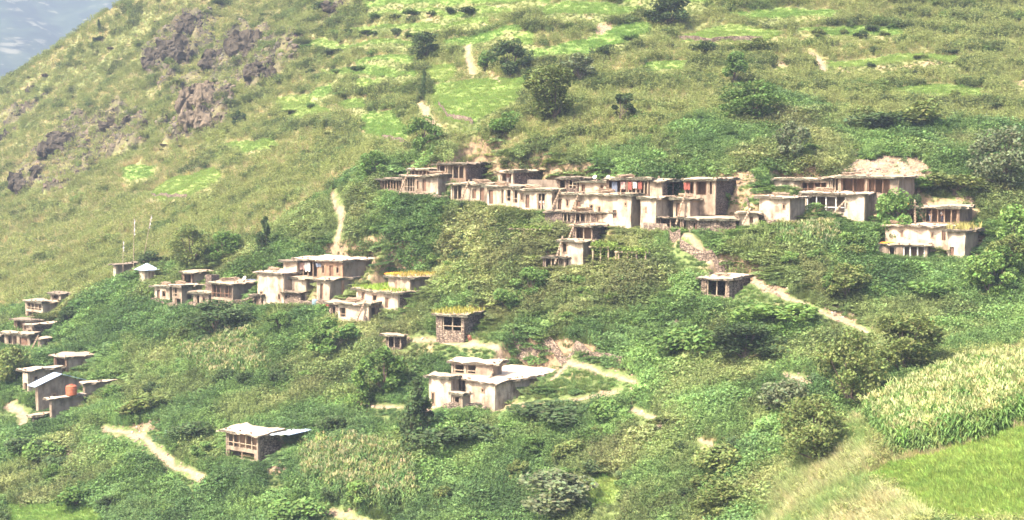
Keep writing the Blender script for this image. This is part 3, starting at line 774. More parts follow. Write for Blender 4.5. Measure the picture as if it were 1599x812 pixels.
S_(c=(862, 331), wl=52, wr=0, h=33, yaw=A, dep=7, fm='pale', roof='roof', group=VIL, label='upper row house with people standing in its wide dark doorway', front=[(.06, .14, .5, .85, 'win'), (.2, .32, .15, .8, 'door'), (.54, .8, .1, .85, 'bay', 3, 'palewood')])
S_(c=(913, 336), wl=52, wr=0, h=32, yaw=A, dep=7, fm='cream', roof='roof', group=VIL, label='upper row house with two leaning log ladders on a tan front', front=[(.2, .3, .15, .75, 'door'), (.45, .53, .4, .75, 'win'), (.75, .86, .1, .7, 'door')])
S_(c=(985, 356), wl=73, wr=0, h=50, yaw=A, dep=5, fm='pale', sm='mud', roof='roof', group=VIL, label='tall white block in the middle right of the upper row', front=[(.12, .2, .4, .7, 'win'), (.3, .36, .42, .65, 'win'), (.62, .7, .3, .55, 'door'), (.86, .91, .68, .8, 'win')])
S_(c=(1024, 361), wl=24, wr=28, h=50, yaw=A, vmax=8, fm='pale', sm='cream', roof='roof', group=VIL, label='narrow white tower block with tan side wall, right of the tall white block', front=[(.3, .4, .6, .75, 'win')])
S_(c=(1077, 350), wl=26, wr=47, h=38, yaw=42, vmax=9, fm='cream', sm='mud', roof='roof', group=VIL, label='upper row house with broad tan end wall under the brown timber gallery', front=[(.15, .4, .3, .85, 'door')])
S_(c=(1068, 357), wl=40, wr=3, h=16, yaw=20, dep=2.5, fm='darkstone', roof='roofdark', thick=.15, over=.3, label='dark lean-to store at the foot of the tan ended house', name='lean_to_store', cat='shed', front=[(.04, .9, .1, .9, 'bay', 3, 'wood')])
S_(c=(1148, 360), wl=72, wr=4, h=16, yaw=8, dep=3.5, fm='stone', roof='roof', label='long low stone outhouse at the right end of the upper row', name='stone_outhouse', cat='outhouse', front=[(.1, .18, .1, .7, 'door')])
# --- long upper row, upper storey
def up(c, wl, wr, h, on_, label, **k): S_(c=c, wl=wl, wr=wr, h=h, on=on_, ext=.7, group='upper rooms of the long row', label=label, **{**dict(yaw=A, dep=4, name='upper_room'), **k})
up((672, 276), 32, 6, 10, 'far left end house', 'low slatted upper room at the left end of the upper row', fm='brown', roof='roof', front=[(.03, .97, .15, .9, 'bay', 6, 'palewood', 'brown')])
up((727, 281), 44, 62, 24, 'short cream block', 'tallest upper stone room with long grey side wall and posted gallery', yaw=30, vmax=9, fm='brown', sm='darkstone', roof='roofdark', front=[(.03, .28, .08, .9, 'bay', 2, 'palewood', 'pale'), (.32, .95, .12, .9, 'bay', 4, 'palewood', 'brown')])
up((801, 288), 23, 47, 19, 'ladder at its left', 'upper room with dark square loft opening and grey stone side', yaw=40, vmax=7, fm='cream', sm='darkstone', roof='roof', front=[(.15, .9, .1, .88, 'bay', 2, 'palewood', 'brown')])
up((872, 295), 49, 0, 14, 'four arched', 'roofless grey wall with white posts beside the upper loft', yaw=24, dep=.6, fm='greymud', roof='none', name='yard_wall', cat='wall', front=[])
up((902, 301), 32, 0, 21, 'people standing', 'upper room with two black openings beside the roofless grey wall', yaw=30, fm='darkstone', roof='roofdark', front=[(.04, .42, .1, .9, 'bay', 2, 'palewood'), (.52, .94, .35, .9, 'bay', 3, 'palewood')])
up((946, 302), 42, 0, 17, 'two leaning log ladders', 'plain cream upper room with one pale door', yaw=28, fm='cream', roof='roof', front=[(.1, .22, .15, .8, 'door'), (.8, .9, .15, .75, 'door')])
up((1013, 305), 66, 0, 24, 'tall white block in', 'upper gallery hung with blue and red clothes', yaw=24, fm='brown', roof='roof', front=[(.02, .48, .08, .92, 'bay', 4, 'wood', 'brown'), (.5, .98, .1, .92, 'bay', 6, 'palewood', 'brown')])
up((1033, 306), 20, 36, 22, 'narrow white tower', 'cream upper room with rough stone side next to the clothes gallery', yaw=34, vmax=6, fm='cream', sm='darkstone', roof='roof', side=[(.2, .9, .1, .85, 'bay', 3, 'wood')])
up((1117, 306), 48, 38, 24, 'broad tan end wall', 'rightmost upper room with reddish timber gallery and white tin on top', yaw=28, vmax=8, fm='mud', sm='darkstone', roof='roof', front=[(.03, .3, .1, .9, 'bay', 3, 'redwood', 'orange'), (.36, .72, .05, .9, 'bay', 2, 'redwood', 'redwood'), (.76, .93, .1, .9, 'bay', 2, 'palewood', 'brown')], sheet=[(.1, .75, .3, .6, 'white')])
# --- below the row
S_(c=(961, 349), wl=110, wr=4, h=16, yaw=24, dep=3, dz=.0, fm='darkstone', roof='roofdark', over=.35, thick=.2, label='long dark undercroft with short posts below the upper row', name='undercroft', cat='undercroft', front=[(.25, .38, .1, .85, 'bay', 3, 'palewood'), (.42, .66, .1, .85, 'bay', 4, 'palewood'), (.72, .9, .1, .85, 'bay', 3, 'wood')])
S_(c=(910, 413), wl=36, wr=20, h=35, yaw=34, vmax=6, fm='pale', sm='mud', roof='roof', label='small cream house standing alone below the undercroft', front=[(.12, .32, .5, .92, 'win')], side=[(.5, .62, .25, .35, 'win')])
S_(c=(926, 378), wl=32, wr=20, h=24, yaw=30, on='small cream house', back=2.6, vmax=5, ext=.8, fm='darkstone', sm='darkstone', roof='roof', label='open upper floor with dark bays above the small cream house', name='upper_room', front=[(.1, .95, .1, .9, 'bay', 3, 'palewood', 'brown')], sheet=[(.0, .5, .1, .4, 'white')])
S_(c=(884, 418), wl=36, wr=4, h=15, yaw=22, dep=2.5, fm='darkstone', roof='roofdark', over=.3, thick=.14, label='rough open shed left of the small cream house', name='open_shed', cat='shed', front=[(.04, .96, .05, .92, 'bay', 4, 'palewood')])
# --- shed by the main path
S_(c=(1138, 467), wl=44, wr=54, h=30, yaw=36, vmax=5.5, fm='stone', sm='stone', roof='roofpale', label='stone shed with wide dark opening beside the main footpath', name='stone_shed', cat='shed', front=[(.2, .9, .15, .92, 'bay', 3, 'palewood')])
# --- right group
S_(c=(1184, 350), wl=30, wr=4, h=16, yaw=16, dep=3.5, fm='cream', roof='roof', label='tiny cream annex at the left foot of the right house group', name='annex', front=[(.55, .72, .1, .75, 'door')], group='right hand house group')
S_(c=(1233, 352), wl=48, wr=24, h=42, yaw=36, vmax=6, fm='pale', sm='mud', roof='roofpale', label='bright white two storey block at the left of the right house group', front=[(.76, .86, .6, .8, 'win'), (.2, .3, .06, .25, 'win')], group='right hand house group')
S_(c=(1349, 349), wl=96, wr=32, h=45, yaw=36, vmax=7, fm='pale', sm='mud', roof='roofpale', label='white house with four bay white posted veranda in the right group', name='veranda_house', front=[(.06, .7, .36, .9, 'bay', 5, 'white', 'greymud'), (.03, .45, .03, .27, 'bay', 2, 'wood'), (.5, .72, .05, .22, 'bay', 2, 'wood')], group='right hand house group')
S_(c=(1294, 305), wl=85, wr=0, h=23, yaw=30, on='four bay', back=3.0, dep=5, ext=.8, fm='cream', sm='mud', roof='roof', label='upper house with tan front and three part window at the right group left', name='upper_room', front=[(.5, .96, .2, .85, 'bay', 5, 'redwood', 'brown')], group='right hand house group')
S_(c=(1403, 304), wl=108, wr=44, h=26, yaw=34, on='four bay', vmax=6, ext=.8, fm='mud', sm='greymud', roof='roof', label='long upper house with reddish brown timber front under the earth scar', name='upper_room', front=[(.02, .14, .1, .9, 'bay', 3, 'palewood', 'brown'), (.17, .52, .06, .92, 'bay', 3, 'redwood', 'redwood'), (.55, .88, .06, .92, 'bay', 4, 'redwood', 'orange')], group='right hand house group')
S_(c=(1484, 389), wl=102, wr=0, h=34, yaw=26, dep=6, fm='pale', roof='roofpale', label='long white house at the far right with small square windows', name='long_white_house', front=[(.24, .27, .55, .8, 'win'), (.7, .74, .5, .75, 'win'), (.86, .92, .4, .85, 'door')], group='far right house group')
S_(c=(1498, 349), wl=91, wr=52, h=23, yaw=32, on='long white house at', vmax=6, ext=.8, fm='brown', sm='brown', roof='roof', label='upper house with brown gallery and heaps of orange harvest on its roof', name='upper_room', front=[(.01, .3, .06, .6, 'bay', 1, 'palewood', 'orange'), (.4, .97, .06, .92, 'bay', 6, 'wood', 'brown')], group='far right house group')
S_(c=(1506, 404), wl=26, wr=30, h=42, yaw=36, vmax=5, fm='pale', sm='mud', roof='roofdark', grass=(.8, (.30, .27, .10)), label='white corner tower with dry grass roof at the far right', name='corner_tower', front=[(.1, .35, .05, .42, 'door')], group='far right house group')
S_(c=(1448, 404), wl=76, wr=0, h=20, yaw=24, dep=2.6, fm='mud', roof='roof', over=.4, thick=.16, label='low veranda with white posts below the long white house', name='low_veranda', cat='veranda', front=[(.2, .35, .1, .8, 'bay', 2, 'palewood'), (.5, .95, .05, .88, 'bay', 4, 'white', 'greymud')], group='far right house group')

# ------------------------------------------------------------------ cut level ground for every house
def carve(X, Y, Z):
    for step in ('fill', 'cut'):
        for k_, (O, F, S, U, V) in zip([h for h in HOUSES if h.get('carve', True)], FOOT):
            fs = 2.2 if k_.get('on') else 1.1
            m = (np.abs(X - O[0]) < 25) & (np.abs(Y - O[1]) < 25)
            if not m.any(): continue
            x = X[m] - O[0]; y = Y[m] - O[1]
            u = x * F[0] + y * F[1]; v = x * S[0] + y * S[1]
            d = np.hypot(np.maximum(np.maximum(-u, u - U), 0), np.maximum(np.maximum(-v, v - V), 0))
            if step == 'fill': Z[m] = np.maximum(Z[m], O[2] - .3 - np.maximum(0, d - .7) * fs)
            else: Z[m] = np.minimum(Z[m], O[2] - .06 + np.maximum(0, d - .45) * 3.5)
    return Z
GZ = carve(GX, GY, GZ)
GPX, GPY, GDEP = project(GX, GY, GZ)
fX, fY = GX.ravel(), GY.ravel()
field_m = np.zeros(GX.shape); bare_m = np.zeros(GX.shape); path_m = np.zeros(GX.shape); rock_m = np.zeros(GX.shape); lawn_m = np.zeros(GX.shape)
wx = (fbm(GX / 3, GY / 3, 60, 2) - .5) * 2.2; wy = (fbm(GX / 3, GY / 3, 61, 2) - .5) * 2.2
FW = [_lay(p) for p in FIELDS]; BW = [_lay(p) for p in BARE]; RW = [_lay(p) for p in ROCKY]; LW = _lay([(min(x, 1700), min(y, 850)) for x, y in LAWN])
for i, p in enumerate(FW): field_m[inpoly(GX + wx * .5, GY + wy * .5, p)] = .5 + .5 * ((i * 37) % 10) / 10
for p in BW: bare_m[inpoly(GX + wx, GY + wy, p)] = 1
for p in RW: rock_m[inpoly(GX + wx * 3, GY + wy * 3, p)] = 1
lawn_m[inpoly(GX + wx * .3, GY + wy * .3, LW)] = 1
PWS = []
for pts, w in PATHS:
    q = _lay(pts); PWS.append((q, w))
    d = distline(GX + wx * .45, GY + wy * .45, q) + (fbm(GX * .8, GY * .8, 77, 2) - .5) * .5
    path_m = np.maximum(path_m, np.clip((w + .12 - d) / .25, 0, 1))
CW = [_lay(p) for p in CORN]; PGW = _lay(PALEGRASS)
# the rock faces stand out of the slope as broken ribs
blur = rock_m.copy()
for _ in range(3):
    blur[1:-1, 1:-1] = (blur[1:-1, 1:-1] + blur[2:, 1:-1] + blur[:-2, 1:-1] + blur[1:-1, 2:] + blur[1:-1, :-2]) / 5
GZ = GZ + blur * ((1 - np.abs(fbm(GX / 7, GY / 12, 70, 3) * 2 - 1)) * 5.5 + (fbm(GX / 2, GY / 2, 71, 3) - .5) * 3.0 - 2.0)
GZ = GZ - path_m * .12
lush = np.clip(inpoly(GPX + wx * 12, GPY + wy * 12, LUSH).astype(float), 0, 1)
for _ in range(6):
    lush[1:-1, 1:-1] = (lush[1:-1, 1:-1] + lush[2:, 1:-1] + lush[:-2, 1:-1] + lush[1:-1, 2:] + lush[1:-1, :-2]) / 5

_th = th; _rr = rr
def lookup(A, X, Y):
    r = np.hypot(X, Y); t = np.arctan2(X, Y)
    i = np.clip(np.searchsorted(_rr, r) - 1, 0, len(_rr) - 2); j = np.clip(np.searchsorted(_th, t) - 1, 0, len(_th) - 2)
    a = np.clip((r - _rr[i]) / (_rr[i + 1] - _rr[i]), 0, 1); b = np.clip((t - _th[j]) / (_th[j + 1] - _th[j]), 0, 1)
    return A[i, j] * (1 - a) * (1 - b) + A[i + 1, j] * a * (1 - b) + A[i, j + 1] * (1 - a) * b + A[i + 1, j + 1] * a * b
def ground(x, y): return float(lookup(GZ, np.array([x]), np.array([y]))[0])
def ghit(px, py):
    """point of the finished ground seen at a place of the picture"""
    d = ray(px, py); D = np.arange(50, 900, .5); X = d[0] / d[1] * D; Z = d[2] / d[1] * D
    T = lookup(GZ, X, D); k = int(np.argmax(T > Z))
    if T[k] <= Z[k]: k = len(D) - 1
    return np.array([X[k], D[k], T[k]])

# colours of the ground itself
dry = fbm(GX / 16, GY / 16, 40, 4); pat = fbm(GX / 4, GY / 4, 41, 4)
c_straw = np.array([.22, .215, .10]); c_olive = np.array([.17, .19, .078]); c_green = np.array([.085, .115, .042]); c_earth = np.array([.32, .23, .15])
def lerp(a, b, t): return a * (1 - t[..., None]) + b * t[..., None]
gc = lerp(c_olive, c_straw, np.clip((dry - .38) * 4, 0, 1))
gc = lerp(gc, c_green, np.clip((pat - .5) * 3, 0, .8))
gc = lerp(gc, lerp(c_green, c_green * 1.5, np.clip((pat - .35) * 3, 0, 1)), lush * .85)
gc = lerp(gc, c_earth, np.clip((fbm(GX / 2.5, GY / 2.5, 44, 3) - .62) * 6, 0, .7))
fa = np.array([.17, .26, .07]); fb_ = np.array([.20, .26, .08])
fcol = lerp(fa, fb_, np.clip((field_m - .5) * 2, 0, 1)) * (.85 + .3 * fbm(GX / 2, GY / 2, 46, 3))[..., None]
gc = lerp(gc, fcol, np.clip((field_m > 0).astype(float), 0, .85))
gc = lerp(gc, np.array([.13, .22, .035]) * (.85 + .3 * fbm(GX / 1.5, GY / 1.5, 47, 3))[..., None], lawn_m)
rk = fbm(GX / 3, GY / 3, 50, 4); gc = lerp(gc, lerp(np.array([.045, .038, .03]), np.array([.14, .125, .075]), np.clip((rk - .45) * 4, 0, 1)), rock_m * np.clip(.5 + (fbm(GX / 4, GY / 4, 51, 3)) , 0, .95))
_sx = (GZ[2:, 1:-1] - GZ[:-2, 1:-1]) / (R_[2:, 1:-1] - R_[:-2, 1:-1]); steep = np.zeros(GX.shape); steep[1:-1, 1:-1] = np.clip((_sx - 1.15) * 1.5, 0, 1) * (R_[1:-1, 1:-1] < 240)
gc = lerp(gc, np.array([.27, .195, .13]) * (.6 + .8 * fbm(GX * 1.2, GZ * 2.2, 57, 3))[..., None], steep)
gc = lerp(gc, np.array([.25, .175, .115]) * (.8 + .4 * pat)[..., None], bare_m * .95)
gc = lerp(gc, np.array([.265, .195, .14]) * (.55 + .85 * fbm(GX * .9, GZ * 1.5, 58, 4))[..., None], inpoly(GX + wx * 1.2, GY + wy * 1.2, BW[0]).astype(float))
gc = lerp(gc, np.array([.27, .20, .15]) * (.85 + .3 * pat)[..., None], path_m)

n0, n1 = GX.shape
I = np.arange(n0 * n1).reshape(n0, n1)
Fq = np.stack([I[:-1, :-1], I[:-1, 1:], I[1:, 1:], I[1:, :-1]], -1).reshape(-1, 4)
def terrain_mat():
    m, nt, b = nmat('hillside_ground')
    a = nt.nodes.new('ShaderNodeAttribute'); a.attribute_name = 'Col'
    n = noise(nt, 2.2, 8, geo_pos(nt), .7); n2 = noise(nt, .55, 6, geo_pos(nt), .65)
    r = ramp(nt, [(.3, (.62, .62, .6)), (.62, (1.12, 1.1, 1.05))], n.outputs[0]); r2 = ramp(nt, [(.35, (.8, .82, .78)), (.6, (1.05, 1.05, 1.05))], n2.outputs[0])
    x = mix(nt, a.outputs['Color'], r.outputs[0], 1, 'MULTIPLY'); x = mix(nt, x, r2.outputs[0], 1, 'MULTIPLY')
    nt.links.new(x, b.inputs['Base Color']); bump(nt, b, n.outputs[0], .8, .25)
    return m
me = mesh_from('hillside_terrain', np.stack([GX, GY, GZ], -1).reshape(-1, 3), Fq[:, ::-1].copy(), [terrain_mat()], None, gc.reshape(-1, 3), True)
link('hillside_terrain', me, None, kind='structure')
for k in HOUSES: build_house(k)

# ------------------------------------------------------------------ far mountainside across the valley
hx = np.linspace(-2600, 1200, 190); hy = np.linspace(1500, 3600, 120)
HX, HY = np.meshgrid(hx, hy, indexing='ij')
HZ = -420 + (HY - 1500) * .48 - (HX + 1000) * .05 + (fbm(HX / 420, HY / 420, 90, 5) - .5) * 330 + (fbm(HX / 90, HY / 90, 92, 4) - .5) * 60
FI = np.arange(HX.size).reshape(HX.shape)
FF = np.stack([FI[:-1, :-1], FI[1:, :-1], FI[1:, 1:], FI[:-1, 1:]], -1).reshape(-1, 4)
m, nt, b = nmat('far_mountain')
pz = geo_pos(nt)
n1 = noise(nt, .022, 9, geo_pos(nt, (.6, .6, 1.8)), .7); n2 = noise(nt, .03, 5, geo_pos(nt, (.35, .6, 2.2)), .6)
r1 = ramp(nt, [(.38, (.012, .026, .016)), (.5, (.028, .052, .026)), (.62, (.055, .08, .04)), (.7, (.10, .11, .06))], n1.outputs[0])
r2 = ramp(nt, [(.57, (0, 0, 0)), (.62, (1, 1, 1))], n2.outputs[0])
x = mix(nt, r1.outputs[0], (.20, .20, .14), r2.outputs[0]); nt.links.new(x, b.inputs['Base Color'])
link('far_hills', mesh_from('far_hills', np.stack([HX, HY, HZ], -1).reshape(-1, 3), FF, [m], None, None, True), None, kind='structure')

# ------------------------------------------------------------------ air
hz = MB(lambda u, v, z: (u, v, z)); hz.box(-2700, 1300, -90, 3700, -700, 900)
m = bpy.data.materials.new('valley_haze'); m.use_nodes = True
nt = m.node_tree; nt.nodes.clear()
o_ = nt.nodes.new('ShaderNodeOutputMaterial'); pv = nt.nodes.new('ShaderNodeVolumePrincipled')
pv.inputs['Color'].default_value = (.30, .37, .51, 1); pv.inputs['Density'].default_value = .00036; pv.inputs['Anisotropy'].default_value = .0
nt.links.new(pv.outputs[0], o_.inputs['Volume'])
import bmesh
hme = mesh_from('haze', np.array([tuple(p) for p in hz.V]), hz.F, [m])
_b = bmesh.new(); _b.from_mesh(hme); bmesh.ops.recalc_face_normals(_b, faces=_b.faces); _b.to_mesh(hme); _b.free()
link('haze', hme, None, kind='stuff')

# ------------------------------------------------------------------ plant meshes shared by the ground cover
def proto(name, V, F, col, mat):
    return bpy.data.objects.new(name, mesh_from(name, V, F, [mat], None, col))
def ball_pts(N, r, seed, shell=.55):
    g = np.random.default_rng(seed); d = g.normal(size=(N, 3)); d /= np.linalg.norm(d, axis=1)[:, None]
    q = g.uniform(shell ** 3, 1, N) ** (1 / 3); return d * q[:, None] * r
def bush_mesh(seed, N=170, leaf=.085, lob=5, flat=.8):
    g = np.random.default_rng(seed); cen = []
    for i in range(lob):
        t = g.uniform(0, 6.28); rad = g.uniform(0, .5); c = np.array([math.cos(t) * rad, math.sin(t) * rad, g.uniform(.15, .55)])
        cen.append(c + ball_pts(N // lob, 1, seed * 31 + i) * np.array([.36, .36, .33 * flat]) * g.uniform(.7, 1.25))
    cen = np.concatenate(cen)
    V, F = leafcards(len(cen), leaf, cen, .8, seed)
    c = g.uniform(.75, 1.2, (len(cen), 1)) * np.array([[1, 1, 1]]) * (1 + g.normal(size=(len(cen), 3)) * .06)
    return V, F, np.repeat(c, 4, 0)
def tuft_mesh(seed, N=60, h=.9, w=.022, spread=.4, lean=.6):
    g = np.random.default_rng(seed); t = g.uniform(0, 6.28, N); r = spread * np.sqrt(g.uniform(0, 1, N))
    V, F = blades(N, np.stack([np.cos(t) * r, np.sin(t) * r, np.zeros(N) - .05], 1), h, w, lean, seed)
    return V, F, np.repeat(g.uniform(.65, 1.35, (N, 1)) * np.ones((1, 3)), 6, 0)
def corn_mesh(seed):
    g = np.random.default_rng(seed); Vs, Fs, Cs = [], [], []; n = 0
    for s_ in range(5):
        x, y = g.uniform(-.5, .5, 2); h = g.uniform(1.6, 2.3)
        def strip(pts, wv, c):
            nonlocal n
            P_ = []
            for p, w_ in zip(pts, wv): P_ += [p - w_, p + w_]
            Vs.append(np.array(P_)); k = len(pts)
            Fs.append(np.array([[n + 2 * i, n + 2 * i + 1, n + 2 * i + 3, n + 2 * i + 2] for i in range(k - 1)])); Cs.append(np.tile(c, (2 * k, 1))); n += 2 * k
        b0 = np.array([x, y, 0])
        strip([b0, b0 + [0, 0, h]], [np.array([.03, 0, 0])] * 2, [.9, .9, .6]); strip([b0, b0 + [0, 0, h]], [np.array([0, .03, 0])] * 2, [.9, .9, .6])
        for q in range(9):
            t = g.uniform(0, 6.28); z = h * (.2 + .75 * q / 9); l = g.uniform(.5, .8); d = np.array([math.cos(t), math.sin(t), 0]); wv = np.array([-math.sin(t), math.cos(t), 0]) * .05
            c = np.array([1, 1, 1]) * g.uniform(.7, 1.35)
            strip([b0 + [0, 0, z], b0 + d * l * .5 + [0, 0, z + .28], b0 + d * l + [0, 0, z - .02]], [wv * .7, wv * 1.2, wv * .15], c)
        for q in range(3):
            t = g.uniform(0, 6.28); d = np.array([math.cos(t) * .22, math.sin(t) * .22, .32]); wv = np.array([-math.sin(t), math.cos(t), 0]) * .028
            strip([b0 + [0, 0, h - .05], b0 + [0, 0, h - .05] + d], [wv, wv], np.array([2.3, 1.5, 2.2]) * g.uniform(.8, 1.15))
    return np.concatenate(Vs), np.concatenate(Fs), np.concatenate(Cs)
def vine_mesh(seed, N=330):
    g = np.random.default_rng(seed); t = g.uniform(0, 6.28, N); r = .7 * np.sqrt(g.uniform(0, 1, N))
    cen = np.stack([np.cos(t) * r, np.sin(t) * r, .12 + .3 * (1 - r / .7) * g.uniform(.3, 1.2, N) + g.uniform(0, .12, N)], 1)
    V, F = leafcards(N, .072, cen, 1.1, seed, 1.3)
    return V, F, np.repeat(g.uniform(.75, 1.2, (N, 1)) * np.ones((1, 3)), 4, 0)
def weed_mesh(seed, N=260):
    """tall leafy herb: upright stems with small leaves"""
    g = np.random.default_rng(seed); st = g.uniform(-.35, .35, (9, 2)); k = g.integers(0, 9, N); z = g.uniform(.1, 1, N) ** .8
    cen = np.stack([st[k, 0] * (1 + z * .6) + g.normal(size=N) * .06, st[k, 1] * (1 + z * .6) + g.normal(size=N) * .06, z * g.uniform(.8, 1.15, 9)[k]], 1)
    V, F = leafcards(N, .045, cen, .5, seed, 1.6)
    return V, F, np.repeat(g.uniform(.72, 1.25, (N, 1)) * np.ones((1, 3)), 4, 0)
L = M['leaf_i']
PR = {
    'bush': [proto('bush_form', *bush_mesh(s, 420, .052, 6), L) for s in range(4)],
    'tuft': [proto('tuft_form', *tuft_mesh(s, 120, .8, .02, .6), L) for s in (11, 12, 13)],
    'fine': [proto('fine_tuft_form', *tuft_mesh(s, 60, .35, .02, .6, .5), L) for s in (15, 16)],
    'corn': [proto('corn_form', *corn_mesh(s), L) for s in (21, 22, 23)],
    'vine': [proto('vine_form', *vine_mesh(s), L) for s in (31, 32)],
    'weed': [proto('weed_form', *weed_mesh(s), L) for s in (41, 42, 43)],
}
def scatter(name, protos, pos, scl, tint, label=None, lean=.15):
    N = len(pos)
    if N == 0: return
    me = bpy.data.meshes.new(name); me.vertices.add(N); me.vertices.foreach_set('co', np.asarray(pos, np.float32).ravel())
    g = np.random.default_rng(N)
    def attr(n, t, a, key): q = me.attributes.new(n, t, 'POINT'); q.data.foreach_set(key, np.asarray(a).ravel())
    attr('vid', 'INT', g.integers(0, len(protos), N).astype(np.int32), 'value')
    attr('rot', 'FLOAT_VECTOR', np.stack([g.normal(size=N) * lean, g.normal(size=N) * lean, g.uniform(0, 6.28, N)], 1).astype(np.float32), 'vector')
    attr('scl', 'FLOAT_VECTOR', np.asarray(scl, np.float32), 'vector')
    c = np.ones((N, 4), np.float32); c[:, :3] = tint; attr('tint', 'FLOAT_COLOR', c, 'color')
    ng = bpy.data.node_groups.new(name + '_nodes', 'GeometryNodeTree')
    ng.interface.new_socket('Geometry', in_out='INPUT', socket_type='NodeSocketGeometry'); ng.interface.new_socket('Geometry', in_out='OUTPUT', socket_type='NodeSocketGeometry')
    nd = ng.nodes.new; lk = ng.links.new
    gi = nd('NodeGroupInput'); go = nd('NodeGroupOutput'); ip = nd('GeometryNodeInstanceOnPoints'); jn = nd('GeometryNodeJoinGeometry')
    for p in protos:
        oi = nd('GeometryNodeObjectInfo'); oi.inputs['Object'].default_value = p; gti = nd('GeometryNodeGeometryToInstance')
        lk(oi.outputs['Geometry'], gti.inputs[0]); lk(gti.outputs[0], jn.inputs[0])
    lk(gi.outputs[0], ip.inputs['Points']); lk(jn.outputs[0], ip.inputs['Instance']); ip.inputs['Pick Instance'].default_value = True
    for n, t, s in (('vid', 'INT', 'Instance Index'), ('rot', 'FLOAT_VECTOR', 'Rotation'), ('scl', 'FLOAT_VECTOR', 'Scale')):
        a = nd('GeometryNodeInputNamedAttribute'); a.data_type = t; a.inputs[0].default_value = n; lk(a.outputs[0], ip.inputs[s])
    lk(ip.outputs[0], go.inputs[0])
    o = link(name, me, None, kind='stuff')
    if label: o['label'] = label
    md = o.modifiers.new('scatter', 'NODES'); md.node_group = ng
    return o

# candidate places: even over the ground near by, thinner far away, only where the picture can see
def candidates(n, seed, rmin=70, rmax=520, power=1.35, xr=(-330, 1930), yr=(-60, 900)):
    g = np.random.default_rng(seed)
    u = g.uniform(0, 1, n); e = 2 - power
    r = (rmin ** e + u * (rmax ** e - rmin ** e)) ** (1 / e); t = g.uniform(-.50, .50, n)
    X = r * np.sin(t); Y = r * np.cos(t); Z = lookup(GZ, X, Y)
    px, py, dep = project(X, Y, Z)
    k = (px > xr[0]) & (px < xr[1]) & (py > yr[0]) & (py < yr[1])
    return X[k], Y[k], Z[k], px[k], py[k], r[k]
def houseclear(X, Y, margin=.5, front=0.):
    ok = np.ones(len(X), bool)
    for O, F, S, U, V in FOOT:
        m = (np.abs(X - O[0]) < 25) & (np.abs(Y - O[1]) < 25)
        u = (X - O[0]) * F[0] + (Y - O[1]) * F[1]; v = (X - O[0]) * S[0] + (Y - O[1]) * S[1]
        ok &= ~(m & (u > -margin) & (u < U + margin) & (v > -margin - front) & (v < V + margin))
    return ok
def frontdist(X, Y):
    """how far in front of a house wall (metres towards the camera); 99 when nothing stands behind"""
    d = np.full(len(X), 99.); ZZ = lookup(GZ, X, Y)
    for O, F, S, U, V in FOOT:
        dz = np.maximum(O[2] - ZZ, 0) * 2.0 - .1
        u = (X - O[0]) * F[0] + (Y - O[1]) * F[1]; v = (X - O[0]) * S[0] + (Y - O[1]) * S[1]
        m = (u > -2.5) & (u < U + 1.5) & (v < .5) & (v > -9); d = np.where(m, np.minimum(d, -v + dz), d)
        m = (v > -1.5) & (v < V + 1) & (u < .5) & (u > -9); d = np.where(m, np.minimum(d, -u + dz), d)
    return np.maximum(d, .2)
def limh(X, Y):
    """tallest plant that leaves the wall behind it in view"""
    L_ = np.full(len(X), 9.); ZZ = lookup(GZ, X, Y)
    for O, F, S, U, V in FOOT:
        u = (X - O[0]) * F[0] + (Y - O[1]) * F[1]; v = (X - O[0]) * S[0] + (Y - O[1]) * S[1]; a = .28 + np.maximum(O[2] - ZZ, 0)
        m = (u > -2) & (u < U + 1) & (v < .5) & (v > -13); L_ = np.where(m, np.minimum(L_, a + .1 * -v + np.maximum(0, -v - 8)), L_)
        m = (v > -1) & (v < V + 1) & (u < .5) & (u > -10); L_ = np.where(m, np.minimum(L_, a + .1 * -u + np.maximum(0, -u - 5)), L_)
    return L_
def inany(X, Y, P_):
    r = np.zeros(len(X), bool)
    for p in P_: r |= inpoly(X, Y, p)
    return r
def pathdist(X, Y):
    d = np.full(len(X), 99.)
    for q, w in PWS: d = np.minimum(d, distline(X, Y, q) - w)
    return d
def tints(a, b, t, g, var=.18):
    a = np.array(a); b = np.array(b); c = a[None] * (1 - t[:, None]) + b[None] * t[:, None]
    return np.clip(c * (1 + g.normal(size=(len(t), 1)) * var) * (1 + g.normal(size=(len(t), 3)) * .05), .01, .9)

X, Y, Z, px, py, r = candidates(430000, 5)
def mood(X, Y, tt, amount):
    """kinds of greenery grow in patches: blue green, fresh green, olive and tan stands"""
    PAL = np.array([(.080, .135, .062), (.135, .22, .075), (.175, .205, .085), (.27, .265, .125), (.10, .175, .07)])
    n1_ = fbm(X / 7 + 40, Y / 7, 301, 3); n2_ = fbm(X / 17, Y / 17 + 9, 302, 2); q_ = np.clip((n1_ * .65 + n2_ * .35 - .28) / .44, 0, .999) * 4
    i_ = q_.astype(int); f_ = np.clip(((q_ - i_) - .3) / .4, 0, 1)[:, None]; ORD = PAL[[0, 4, 1, 2, 3]]
    c = ORD[i_] * (1 - f_) + ORD[np.minimum(i_ + 1, 4)] * f_
    lum = tt.mean(1, keepdims=True) / max(1e-4, float(tt.mean())) 
    return tt * (1 - amount) + c * np.clip(lum, .6, 1.5) * amount
g = np.random.default_rng(77)
fdist = frontdist(X, Y)
rnd0 = g.uniform(0, 1, len(X)); fm_ = inany(X, Y, FW); bm_ = inany(X, Y, BW); cm_ = inany(X, Y, CW); lw = inpoly(X, Y, LW); pg = inpoly(X, Y, PGW)
rm_ = lookup(rock_m, X, Y) > .4
ok = houseclear(X, Y, .35) & (pathdist(X, Y) > .22 + g.uniform(0, .35, len(X))) & ~fm_ & ~lw & ~cm_
